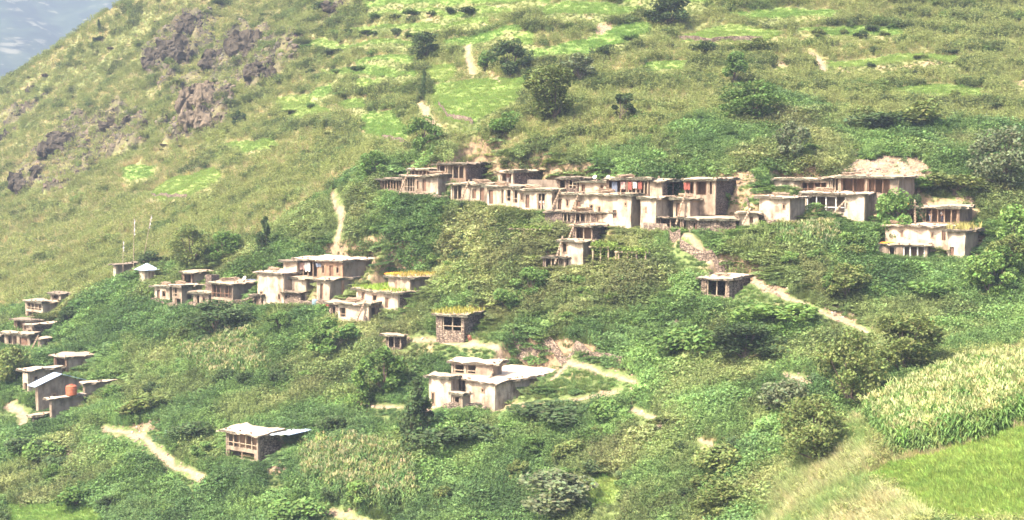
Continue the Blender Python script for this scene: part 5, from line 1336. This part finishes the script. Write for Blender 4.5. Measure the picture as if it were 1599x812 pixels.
# ------------------------------------------------------------------ crags
def crag(px, py, wpx, hpx, label, seed, tone='rock'):
    import bmesh
    p = ghit(px, py); dep = p[1] * CP - p[2] * SP; w, h = 2.0 * wpx * dep / FPX, 1.6 * hpx * dep / FPX
    g_ = np.random.default_rng(seed); bm = bmesh.new()
    for i in range(15):
        V, F = rock_mesh(seed * 20 + i); s = g_.uniform(.16, .36); y_ = g_.uniform(-.25, .75)
        V = V * np.array([s * w * .75, s * h * .9, s * h * 1.3]) + np.array([g_.uniform(-.5, .5) * w * (1 - .5 * abs(y_)), y_ * h, y_ * h * .75])
        vs = [bm.verts.new(v) for v in V]
        for f in F: bm.faces.new([vs[q] for q in f])
    bmesh.ops.subdivide_edges(bm, edges=bm.edges, cuts=2, use_grid_fill=True)
    bmesh.ops.triangulate(bm, faces=bm.faces); bm.verts.index_update()
    V = np.array([v.co for v in bm.verts]); Fs = [[v.index for v in f.verts] for f in bm.faces]; bm.free()
    V = V + n3((V + p) * np.array([1, 1, .35]), .9, 3) * 1.6 + n3(V + p, 2.6, 5) * .7
    o = link('crag', mesh_from('crag', V, Fs, [M[tone]])); o.location = tuple(p); tag(o, label, 'rock', 'crags of the left mountainside')
def rockmat(name, a, b_):
    m, nt, b = nmat(name)
    n = noise(nt, .9, 8, geo_pos(nt, (1, 1, .5)), .7); r = ramp(nt, [(.3, a), (.55, tuple((x + y) / 2 for x, y in zip(a, b_))), (.7, b_)], n.outputs[0])
    nt.links.new(r.outputs[0], b.inputs['Base Color']); bump(nt, b, n.outputs[0], 1, .6); return m
M['rock'] = rockmat('crag_rock', (.028, .024, .02), (.10, .082, .06)); M['palerock'] = rockmat('pale_cliff_rock', (.06, .048, .037), (.20, .158, .115))
for i, (a, b_, c_, d_, l_, t_) in enumerate([
    (300, 45, 30, 24, 'dark purple crag at the upper end of the left crag band', 'rock'), (270, 88, 30, 26, 'dark crag in the middle of the left crag band', 'rock'), (240, 100, 22, 18, 'small dark crag at the low end of the left band', 'rock'),
    (335, 105, 20, 24, 'narrow dark crag above the pale cliff', 'rock'), (385, 85, 34, 30, 'broad dark crag right of the narrow one', 'rock'), (410, 118, 20, 20, 'small crag under the broad dark crag', 'rock'),
    (322, 185, 40, 44, 'pale banded cliff face in the middle of the left mountainside', 'palerock'), (300, 165, 20, 34, 'pale cliff rib on the left of the banded face', 'palerock'), (100, 235, 38, 24, 'dark crag low on the left slope', 'rock'),
    (40, 292, 34, 28, 'dark crag close to the left edge', 'rock'), (180, 195, 22, 12, 'small dark outcrop on the grass saddle', 'rock'), (520, 14, 16, 10, 'reddish outcrop at the top edge', 'rock'),
    (50, 144, 14, 8, 'tiny outcrop under the skyline ridge', 'rock'), (12, 212, 10, 10, 'tiny outcrop at the left edge', 'rock')]):
    crag(a, b_, c_, d_, l_, 30 + i, t_)
for i, (a, b_, c_, d_, l_, t_) in enumerate([(1068, 664, 22, 11, 'pale boulder in the hollow right of centre', 'palerock'), (1060, 510, 22, 12, 'pale bleached boulder on the bushy slope', 'palerock'), (1318, 196, 24, 15, 'black hollow boulder beside the wide dark bush', 'rock'),
    (998, 204, 24, 14, 'dark rock under the small lone tree', 'rock'), (1052, 222, 38, 18, 'long dark rock on the slope above the row', 'rock'), (1130, 222, 22, 12, 'dark rock right of the long dark rock', 'rock'),
    (1490, 250, 26, 18, 'dark rock beside the far right tree', 'rock'), (905, 578, 8, 5, 'small flat stone by the lower footpath', 'palerock')]):
    p = ghit(a, b_); dep = p[1]; V, F = rock_mesh(90 + i); o = link('boulder', mesh_from('boulder', V * np.array([c_ * .5, c_ * .4, d_ * .7]) * dep / FPX, F, [M[t_]])); o.location = tuple(p); tag(o, l_, 'boulder', 'boulders on the slope')
# ------------------------------------------------------------------ people
def person(p, pose, top, bottom, label, face=0., h=1.62):
    root = thing('person', label, 'person', tuple(p)); root.rotation_euler = (0, 0, face)
    s = h / 1.7
    J = {'pel': (0, 0, .92), 'ch': (0, 0, 1.25), 'nk': (0, -.01, 1.45), 'hd': (0, -.03, 1.60), 'shl': (-.18, 0, 1.38), 'shr': (.18, 0, 1.38), 'ell': (-.25, -.03, 1.10), 'elr': (.25, -.03, 1.10),
         'hal': (-.22, -.16, .88), 'har': (.22, -.16, .88), 'hl': (-.09, 0, .88), 'hr': (.09, 0, .88), 'kl': (-.1, -.03, .48), 'kr': (.11, -.03, .48), 'al': (-.1, .02, .07), 'ar': (.12, .02, .07), 'fl': (-.1, -.14, .03), 'fr': (.13, -.14, .03)}
    if pose == 'sit':
        for k_ in J: x_, y_, z_ = J[k_]; J[k_] = (x_, y_, z_ - .72) if k_ not in ('kl', 'kr', 'al', 'ar', 'fl', 'fr') else J[k_]
        J.update(kl=(-.14, -.38, .42), kr=(.14, -.38, .42), al=(-.12, -.36, .07), ar=(.12, -.36, .07), fl=(-.12, -.5, .03), fr=(.13, -.5, .03), hal=(-.12, -.36, .45), har=(.12, -.36, .45), ell=(-.26, -.12, .45), elr=(.26, -.12, .45))
    R = {'pel': .14, 'ch': .155, 'nk': .055, 'hd': .10, 'shl': .07, 'shr': .07, 'ell': .045, 'elr': .045, 'hal': .035, 'har': .035, 'hl': .095, 'hr': .095, 'kl': .06, 'kr': .06, 'al': .042, 'ar': .042, 'fl': .04, 'fr': .04}
    E = [('pel', 'ch'), ('ch', 'nk'), ('nk', 'hd'), ('ch', 'shl'), ('ch', 'shr'), ('shl', 'ell'), ('ell', 'hal'), ('shr', 'elr'), ('elr', 'har'), ('pel', 'hl'), ('pel', 'hr'), ('hl', 'kl'), ('hr', 'kr'), ('kl', 'al'), ('kr', 'ar'), ('al', 'fl'), ('ar', 'fr')]
    def skin(name, keys, grow, mat):
        ks = list(dict.fromkeys(keys)); me_ = bpy.data.meshes.new(name)
        me_.from_pydata([tuple(v * s for v in J[k_]) for k_ in ks], [(ks.index(a), ks.index(b_)) for a, b_ in E if a in ks and b_ in ks], []); me_.materials.append(mat)
        o = link(name, me_, root); md = o.modifiers.new('Skin', 'SKIN'); sv = me_.skin_vertices[0].data
        for i, k_ in enumerate(ks): r_ = R[k_] * s * grow; sv[i].radius = (r_, r_); sv[i].use_root = (i == 0)
        o.modifiers.new('Sub', 'SUBSURF').render_levels = 1; return o
    skin('body', list(J), 1.0, M['skin'])
    skin('upper_garment', ['ch', 'pel', 'shl', 'shr', 'ell', 'elr'], 1.22, top); skin('trousers', ['pel', 'hl', 'hr', 'kl', 'kr', 'al', 'ar'], 1.22, bottom)
    hm = MB(lambda u, v, z: (u, v, z)); hx_, hy_, hz_ = (v * s for v in J['hd']); hm.bar((hx_, hy_ + .025, hz_ + .0), (hx_, hy_ + .02, hz_ + .13), .115, 0, 9, .06)
    link('hair', mesh_from('hair', np.array([tuple(q) for q in hm.V]), hm.F, [M['hair']]), root)
byl = {k['label']: k for k in HOUSES}
def H_(sub): return next(k for k in HOUSES if sub in k['label'])
def on(k, s_, v, z=0.0):
    return k['P']((1 - s_) * k['U'], v, z)
kk = H_('people standing in its wide')
person(on(kk, .63, .35, kk['H'] * .02), 'stand', M['cloth_white'], M['cloth_pink'], 'left of two figures in pale clothes in the wide doorway', .5)
person(on(kk, .74, .3, kk['H'] * .02), 'stand', M['cloth_white'], M['cloth_white'], 'right of two figures in pale clothes in the wide doorway', .5)
kk = H_('heaps of orange harvest')
person(on(kk, .50, .3), 'stand', M['cloth_dark'], M['cloth_blue'], 'person in dark blue clothes standing in the far right brown gallery', .2)
person(on(kk, .70, .35), 'stand', M['cloth_white'], M['cloth_dark'], 'person in a pale top standing further right in the brown gallery', .2)
person(ghit(733, 533), 'sit', M['cloth_red'], M['cloth_red'], 'person in red sitting at the path beside the grass roofed stone shed', .3, 1.5)
kk = H_('four arched openings')
person(on(H_('dark square loft opening'), .55, .35), 'stand', M['cloth_pink'], M['cloth_white'], 'person in pink standing inside the dark upper loft', .4)

# ------------------------------------------------------------------ log ladders, poles, washing, dishes and other small things
def ladder(a, b_, label):
    a = Vector(a); b_ = Vector(b_); root = thing('log_ladder', label, 'ladder', tuple(a), 'log ladders leaning on houses')
    mb = MB(lambda u, v, z: (u - a.x, v - a.y, z - a.z)); mb.bar(a, b_, .13, 0, 7, .1); link('log', mesh_from('log', np.array([tuple(q) for q in mb.V]), mb.F, [M['palewood']]), root)
    n = int((b_ - a).length / .35)
    for i in range(1, n):
        c = a.lerp(b_, i / n); st = MB(lambda u, v, z: (u - a.x, v - a.y, z - a.z)); st.box(c.x - .17, c.x + .17, c.y - .2, c.y - .05, c.z - .04, c.z + .03)
        link('step', mesh_from('step', np.array([tuple(q) for q in st.V]), st.F, [M['wood']]), root)
def lad(sub, s0, s1, label, base=0.0, out=1.3, up_=.7):
    k = H_(sub); ladder(on(k, s0, -out, base), on(k, s1, -.35, k['H'] + up_), label)
lad('leaning log ladder at its left', .42, .55, 'log ladder leaning on the white pillared upper row house')
lad('two leaning log ladders', .12, .32, 'left of two log ladders on the tan front of the upper row')
lad('two leaning log ladders', .72, .92, 'right of two log ladders on the tan front of the upper row')
lad('second from the far left end', .1, .28, 'log ladder near the far left end of the upper row')
lad('broad tan end wall under', .55, .8, 'log ladder in front of the tan ended upper row house')
lad('small cream house standing alone', .02, .2, 'log ladder on the left corner of the small cream house')
lad('open upper floor with dark bays', .0, .2, 'log ladder on the open upper floor above the cream house')
lad('tiny cream annex', .25, .6, 'log ladder on the tiny cream annex')
k = H_('tall bright tower house'); ladder(k['P'](-1.6, k['V'] * .75, k['H'] * .3), k['P'](-.3, k['V'] * .98, k['H'] + 1.0), 'dark log ladder against the side of the tower house')
k = H_('dark doorway bays'); ladder(on(k, .72, -.9, .2), on(k, .93, -.3, k['H'] + .6), 'dark log ladder on the low broken front')
k = H_('heaps of orange harvest'); ladder(on(k, .28, -.9, 0), on(k, .24, -.3, k['H'] + 1.0), 'upright log ladder in front of the brown far right gallery')
k = H_('four bay white posted'); ladder(on(k, .55, -1.0, k['H'] * .3), on(k, .72, -.3, k['H'] * .8), 'short dark log leaning on the white posted veranda')
k = H_('long pale roof in the middle'); ladder(k['P'](k['U'] * .3, 1.2, k['H'] + .28), k['P'](k['U'] * .62, 5.3, k['H'] + 1.9), 'thin pale log resting on the lone farm house loft')
k = H_('tiny lean-to shed'); ladder(on(k, .0, -1, 0), on(k, .9, -.3, k['H'] + .7), 'small log ladder at the pinkish roofed left houses')

def pole(px, py, ptx, pty, label):
    p = Vector(ghit(px, py)); dep = p.y; top = Vector(((ptx - W0 / 2) / FPX * dep, dep, at(ptx, pty, dep)[2]))
    root = thing('prayer_flag_pole', label, 'flag pole', tuple(p), 'flag poles by the pyramid hut')
    mb = MB(lambda u, v, z: (u - p.x, v - p.y, z - p.z)); mb.bar(p - Vector((0, 0, .5)), top, .05, 0, 6, .03); link('pole', mesh_from('pole', np.array([tuple(q) for q in mb.V]), mb.F, [M['palewood']]), root)
    V = []; n = 14
    for i in range(n + 1):
        c = p.lerp(top, (.72 + .26 * i / n)); w = .13 + .04 * math.sin(i * 1.7); V += [(c.x - p.x + .04, c.y - p.y, c.z - p.z), (c.x - p.x + .04 + w, c.y - p.y + .12 * math.sin(i * 1.1), c.z - p.z - .05)]
    me_ = mesh_from('flag', np.array(V), [(2 * i, 2 * i + 1, 2 * i + 3, 2 * i + 2) for i in range(n)], [M['cloth_white']]); o = link('flag', me_, root); o.modifiers.new('thick', 'SOLIDIFY').thickness = .015
pole(208, 436, 209, 340, 'straight flag pole left of the pyramid roofed hut')
pole(222, 412, 236, 335, 'leaning flag pole behind the pyramid roofed hut')
pole(192, 436, 191, 375, 'shortest flag pole at the long grey hut')

def washing(k, items, v=-.12, zf=.86):
    for s_, w, h, mt, label in items:
        c = on(k, s_, v, k['H'] * zf); a = math.radians(k['yaw']); V = []; n = 5
        for i in range(n + 1):
            for j in range(4):
                V.append(((-math.cos(a)) * w * (i / n - .5) + math.sin(a) * .05 * math.sin(i * 2.1 + j), math.sin(a) * w * (i / n - .5) + .05 * math.cos(i * 1.7 + j), -h * j / 3 * (1 + .08 * math.sin(i * 2))))
        F = [(i * 4 + j, i * 4 + j + 1, (i + 1) * 4 + j + 1, (i + 1) * 4 + j) for i in range(n) for j in range(3)]
        o = link('hanging_cloth', mesh_from('hanging_cloth', np.array(V), F, [M[mt]])); o.location = c; o.modifiers.new('thick', 'SOLIDIFY').thickness = .02
        tag(o, label, 'cloth', 'washing hung on the houses')
washing(H_('gallery hung with blue and red'), [(.2, .7, 1.3, 'cloth_blue', 'blue cloth hanging in the middle of the upper gallery'), (.40, .6, .9, 'cloth_pink', 'pink cloth hanging right of the blue one'), (.56, .5, 1.0, 'cloth_red', 'red cloth hanging at the centre of the clothes gallery'), (.68, .5, .8, 'cloth_white', 'white cloth hanging between red ones'), (.8, .5, .9, 'cloth_red', 'red cloth hanging near the right end of the clothes gallery')])
washing(H_('orange clay front and washing'), [(.14, .9, 1.0, 'cloth_pink', 'pale pink cloth hanging over the tower house roof'), (.26, 1.0, 1.2, 'cloth_white', 'white sheet hanging beside the pale pink cloth'), (.5, .9, .5, 'cloth_blue', 'pale bundle of cloth hanging left of the orange wall')])
washing(H_('rightmost upper room'), [(.08, .8, .9, 'cloth_red', 'dark red cloth at the left corner of the reddish timber gallery')])
def lump(name, p, sx, sy, sz, mt, label, cat, seed=3):
    V, F = rock_mesh(seed); o = link(name, mesh_from(name, V * np.array([sx, sy, sz]), F, [M[mt]])); o.location = tuple(p); tag(o, label, cat); return o
k = H_('dark square loft opening'); lump('clothes_heap', on(k, -.55, .3, .1), .8, .4, .3, 'cloth_red', 'heap of red clothes on the flat roof left of the loft', 'clothes')
k = H_('heaps of orange harvest'); lump('harvest_heap', on(k, .06, .9, k['H'] + .35), 1.7, .9, .35, 'pumpkin', 'orange harvest spread on the far right upper roof', 'harvest')
k = H_('yellowish grass on its roof'); lump('harvest_heap', on(k, .08, .7, k['H'] + .35), 1.3, .7, .3, 'pumpkin', 'orange harvest on the left of the yellowish grass roof', 'harvest', 5)
k = H_('bright green grass growing'); lump('harvest_heap', on(k, .72, .1, k['H'] + .3), .6, .4, .2, 'pumpkin', 'small orange heap at the left of the bright green grass roof', 'harvest', 6)
k = H_('low veranda with white posts'); lump('harvest_heap', on(k, .15, .6, k['H'] + .2), 1.0, .6, .2, 'pumpkin', 'orange red heap on the low veranda roof', 'harvest', 7)
k = H_('straw grass roof above'); 
def barrel(p, r_, h, mt, label, name='water_barrel', cat='barrel'):
    root = thing(name, label, cat, tuple(p)); V = []; F = []; n = 20
    prof = [(0, 0), (r_ * .94, 0), (r_, h * .06), (r_, h * .3), (r_ * 1.04, h * .33), (r_, h * .36), (r_, h * .62), (r_ * 1.04, h * .65), (r_, h * .68), (r_, h * .88), (r_ * .8, h * .97), (r_ * .3, h)]
    for q, z in prof:
        for i in range(n): t = 6.2832 * i / n; V.append((q * math.cos(t), q * math.sin(t), z))
    for j in range(len(prof) - 1):
        for i in range(n): F.append((j * n + i, j * n + (i + 1) % n, (j + 1) * n + (i + 1) % n, (j + 1) * n + i))
    link('tank_body', mesh_from('tank_body', np.array(V), F, [M[mt]], None, None, False), root)
    mb = MB(lambda u, v, z: (u, v, z)); mb.bar((0, 0, h * .97), (0, 0, h * 1.07), r_ * .32, 0, 14); link('lid', mesh_from('lid', np.array([tuple(q) for q in mb.V]), mb.F, [M[mt]]), root)
k = H_('small flat roofed annex under'); barrel(k['P'](-.2 + k['U'] * .3, k['V'] * .62, k['H'] + .28), .72, 1.35, 'tank', 'red orange water tank on the annex roof before the blue gable', 'water_tank', 'tank')
p = ghit(492, 480); barrel(p, .42, 1.0, 'blueplastic', 'grey blue barrel standing left of the red pot')
p = ghit(515, 482); barrel(p, .6, .75, 'cloth_red', 'red pot holding the bright green shrub', 'plant_pot', 'pot')
def dish(p, label, r_=.3, face=(-.5, -.7, .6)):
    root = thing('satellite_dish', label, 'satellite dish', tuple(p)); f = Vector(face).normalized(); q = f.to_track_quat('Z', 'Y').to_matrix(); V = []; F = []; n = 16
    for j in range(4):
        for i in range(n): t = 6.2832 * i / n; a = r_ * j / 3; V.append(q @ Vector((a * math.cos(t), a * math.sin(t), a * a * .5)) + Vector((0, 0, .35)))
    for j in range(3):
        for i in range(n): F.append((j * n + i, j * n + (i + 1) % n, (j + 1) * n + (i + 1) % n, (j + 1) * n + i))
    o = link('dish', mesh_from('dish', np.array([tuple(v) for v in V]), F, [M['white']]), root); o.modifiers.new('thick', 'SOLIDIFY').thickness = .02
    mb = MB(lambda u, v, z: (u, v, z)); mb.bar((0, 0, -.3), (0, 0, .34), .04); link('mast', mesh_from('mast', np.array([tuple(v) for v in mb.V]), mb.F, [M['greymud']]), root)
k = H_('plain cream upper room'); dish(k['P'](k['U'] * .7, 2.5, k['H'] + .3), 'white dish on the plain cream upper room, left of two'); dish(k['P'](k['U'] * .2, 2.5, k['H'] + .3), 'white dish on the plain cream upper room, right of two')
k = H_('timber posted gallery and grey end'); dish(k['P'](k['U'] * .2, k['V'] * .6, k['H'] + .3), 'white dish on the roof left of the tower house'); k2 = k
V, F = rock_mesh(44); o = link('blue_tarpaulin', mesh_from('blue_tarpaulin', V * np.array([1.0, .6, .15]), F, [M['cloth_blue']])); o.location = k['P'](.6, k['V'] * .8, k['H'] + .32); tag(o, 'crumpled blue sheet on the roof beside the tower house', 'tarpaulin')
k = H_('small pale upper room at the left end'); dish(k['P'](k['U'] + 1.2, 2, .6), 'white dish left of the small pale upper room')
# tin sheets laid beside the posted house
k = H_('open timber posted house'); O = k['P'](0, 0, 0)
for i in range(3):
    mb = MB(k['P']); u0 = -3.4 + i * 1.05; mb.box(u0, u0 + 1.0, 1.6 - i * .2, 5.2, k['H'] + .0 + .1 * (2 - i), k['H'] + .05 + .1 * (2 - i))
    o = mb.build('tin_sheet', M['tin' if i else 'bluetin'], None, .03); tag(o, ['outermost', 'middle', 'innermost'][i] + ' shiny tin sheet laid right of the posted house roof', 'tin sheet', 'tin sheets by the posted house')
# props under the sheets
mb = MB(k['P']); 
for u, v in ((-3.2, 2), (-3.2, 5), (-.5, 5.1)): mb.bar((u, v, -1.5), (u, v, k['H'] + .05), .08)
# vine covered pergola
def pergola(px0, px1, py, hpx, label):
    a = ghit(px0, py); b_ = ghit(px1, py); dep = (a[1] + b_[1]) / 2; h = hpx * dep / FPX; zb = min(a[2], b_[2]); root = thing('pergola', label, 'pergola', tuple(a)); W = 2.2
    n = 4; d = (b_ - a); d[2] = 0
    fr = MB(lambda u, v, z: (u - a[0], v - a[1], z - a[2]))
    top = max(a[2], b_[2]) + h
    for i in range(n):
        c = a + d * i / (n - 1)
        for dy in (0, W):
            po = MB(lambda u, v, z: (u - a[0], v - a[1], z - a[2])); po.bar((c[0], c[1] + dy, ground(c[0], c[1] + dy) - .4), (c[0], c[1] + dy, top), .11)
            link('post', mesh_from('post', np.array([tuple(q) for q in po.V]), po.F, [M['palewood']]), root)
        fr.bar((c[0], c[1] - .4, top + .08), (c[0], c[1] + W + .4, top + .08), .09)
    for dy in (0, W): fr.bar((a[0] - .5, a[1] + dy, top), (b_[0] + .5, b_[1] + dy, top), .1)
    link('frame', mesh_from('frame', np.array([tuple(q) for q in fr.V]), fr.F, [M['palewood']]), root)
    r_ = np.random.default_rng(int(px0)); N = 1500; t = r_.uniform(-.08, 1.08, N); cen = np.stack([d[0] * t, d[1] * t + r_.uniform(-.7, W + .6, N), top - a[2] + .2 + r_.normal(size=N) * .22 - (r_.uniform(0, 1, N) > .8) * r_.uniform(0, 1.3, N)], 1)
    V, F = leafcards(N, .15, cen, .8, int(px0)); o = link('vine_leaves', mesh_from('vine_leaves', V, F, [M['leaf_o']], None, np.repeat(r_.uniform(.6, 1.4, (N, 1)) * np.ones((1, 3)), 4, 0)), root); o.color = (.14, .20, .05, 1)
pergola(926, 962, 420, 30, 'left vine covered pergola below the tall white block'); pergola(966, 1008, 424, 28, 'right vine covered pergola hung with dark leaves')
pergola(798, 858, 380, 20, 'leafy trellis on the slope left of the small cream house')
# rail along the path at the bottom

# dry stone terrace walls that follow the ground
def terrace_wall(pts, h, label):
    P_ = [ghit(x, y) for x, y in pts]; fine = []
    for a, b_ in zip(P_[:-1], P_[1:]):
        n = max(1, int(np.hypot(*(b_ - a)[:2]) / .7)); fine += [a + (b_ - a) * i / n for i in range(n)]
    fine.append(P_[-1]); V = []; F = []; o0 = fine[0]
    for i, q in enumerate(fine):
        z = ground(q[0], q[1]); hh = h * (.75 + .5 * vnoise(q[0] * .6, q[1] * .6, 3)) + (vnoise(q[0] * 2, q[1] * 2, 9) - .5) * .25
        for dy, zz in ((-.25, z - .8), (-.2, z + hh), (.35, z + hh + .05), (.4, z - .8)): V.append((q[0] - o0[0] + (vnoise(q[0], zz, 2) - .5) * .1, q[1] + dy + (vnoise(q[0] * 1.3, zz, 5) - .5) * .15 - o0[1], zz - o0[2]))
    for i in range(len(fine) - 1):
        for j in range(3): F.append((4 * i + j, 4 * i + j + 1, 4 * i + j + 5, 4 * i + j + 4))
    F += [(0, 3, 2, 1), tuple(4 * (len(fine) - 1) + j for j in range(4))]
    o = link('dry_stone_wall', mesh_from('dry_stone_wall', np.array([tuple(float(c) for c in v) for v in V]), F, [M['stone']])); o.location = tuple(o0); tag(o, label, 'stone wall', 'dry stone walls')
for pts, h, l in [([(1062, 392), (1100, 408), (1135, 430)], 1.1, 'stone wall beside the main footpath above the path side shed'), ([(800, 536), (860, 546), (925, 562), (985, 580)], .9, 'long rough stone wall over the lower footpath'),
    ([(684, 166), (708, 187), (738, 196)], .7, 'low wall at the near edge of the big green field'), ([(234, 304), (262, 311), (292, 309)], .7, 'low wall under the long left field'),
    ([(1058, 62), (1110, 67), (1190, 65)], .7, 'low wall under the right hand bright field'), ([(596, 216), (632, 224)], .6, 'short wall under the green field by the path'),
    ([(592, 300), (640, 306), (700, 313), (762, 319), (811, 326), (862, 334)], .45, 'long dry stone plinth along the foot of the upper row'), ([(236, 474), (262, 482), (306, 486)], .8, 'rough wall under the leftmost houses of the middle row'), ([(366, 481), (385, 478), (403, 476)], 1.0, 'rough wall between posted gallery house and tower house'), ([(524, 486), (545, 496), (572, 506)], .9, 'rough wall left of the low broken front'),
    ([(1005, 365), (1040, 368), (1062, 372)], 1.0, 'stone wall at the foot of the narrow white tower block'), ([(1150, 352), (1200, 356), (1250, 358)], .8, 'stone wall at the foot of the bright white two storey block'),
    ([(445, 478), (500, 482), (530, 490)], .8, 'broken stone wall between tower house and broken front'), ([(655, 645), (700, 645), (760, 646)], .7, 'terrace wall in front of the lone white house')]:
    terrace_wall(pts, h, l)
# brushwood and firewood on the roofs
def woodpile(p, L_, h, ang, label, seed):
    g_ = random.Random(seed); root = thing('brushwood_pile', label, 'woodpile', tuple(p), 'brushwood piles on the roofs'); mb = MB(lambda u, v, z: (u, v, z))
    for i in range(34):
        a = ang + g_.uniform(-.25, .25); c = Vector((g_.uniform(-.3, .3), g_.uniform(-.4, .4), .05 + g_.uniform(0, 1) * h)); d = Vector((math.cos(a), math.sin(a), g_.uniform(-.12, .12))) * L_ * g_.uniform(.6, 1.1) / 2
        mb.bar(c - d, c + d, g_.uniform(.025, .06), g_.randrange(2), 4)
    link('sticks', mesh_from('sticks', np.array([tuple(q) for q in mb.V]), mb.F, [M['wood'], M['palewood']], mb.mi), root)
for i, (s_, u_, v_, L_, h, l) in enumerate([('ladder at its left', .75, .8, 2.2, .35, 'sticks heaped on the roof with white pillars below'), ('four arched', .35, .8, 2.0, .4, 'sticks heaped over the four arched openings'), ('people standing in its wide', .3, .9, 2.4, .35, 'sticks heaped on the roof above the two pale figures'),
    ('tall white block in', .4, .8, 2.2, .45, 'sticks heaped on the tall white block'), ('broad tan end wall', .5, .9, 1.6, .35, 'sticks heaped on the tan ended house'), ('four bay white posted', .3, .9, 2.4, .4, 'sticks heaped on the roof of the veranda house'),
    ('bright white two storey', .6, .8, 1.8, .3, 'sticks heaped on the bright white two storey block'), ('long white house at', .15, .8, 1.6, .3, 'sticks heaped on the left of the long white house'), ('tall bright tower', .4, 1.2, 1.8, .35, 'sticks heaped on the tower house roof'),
    ('timber posted gallery and grey', .5, 1.5, 2.2, .4, 'sticks heaped on the posted gallery house'), ('crumbling tan', .4, 1.0, 1.6, .4, 'sticks heaped on the crumbling tan house'), ('dark doorway bays', .4, 1.0, 2.2, .35, 'sticks heaped on the low broken front'),
    ('tallest upper stone room', .3, 1.0, 1.8, .3, 'sticks heaped on the tallest upper stone room'), ('long dark undercroft', .5, .8, 2.4, .35, 'sticks heaped on the long dark undercroft'), ('long pale roof in', .2, 3.5, 2.0, .4, 'sticks heaped on the lone white house roof'), ('upper gallery hung', .4, .9, 2.2, .3, 'sticks heaped above the clothes gallery'),
    ('beside the main footpath', .6, 1.2, 1.8, .25, 'sticks heaped on the path side stone shed'), ('leftmost low house', .5, .7, 1.6, .35, 'sticks heaped on the leftmost house of the middle row'), ('long upper house with reddish', .3, .9, 2.4, .3, 'sticks heaped on the reddish brown upper house')]):
    k = H_(s_); woodpile(on(k, u_, v_, k['H'] + .3), L_, h, math.pi - math.radians(k['yaw']) + (0 if i % 3 else .9), l, i)
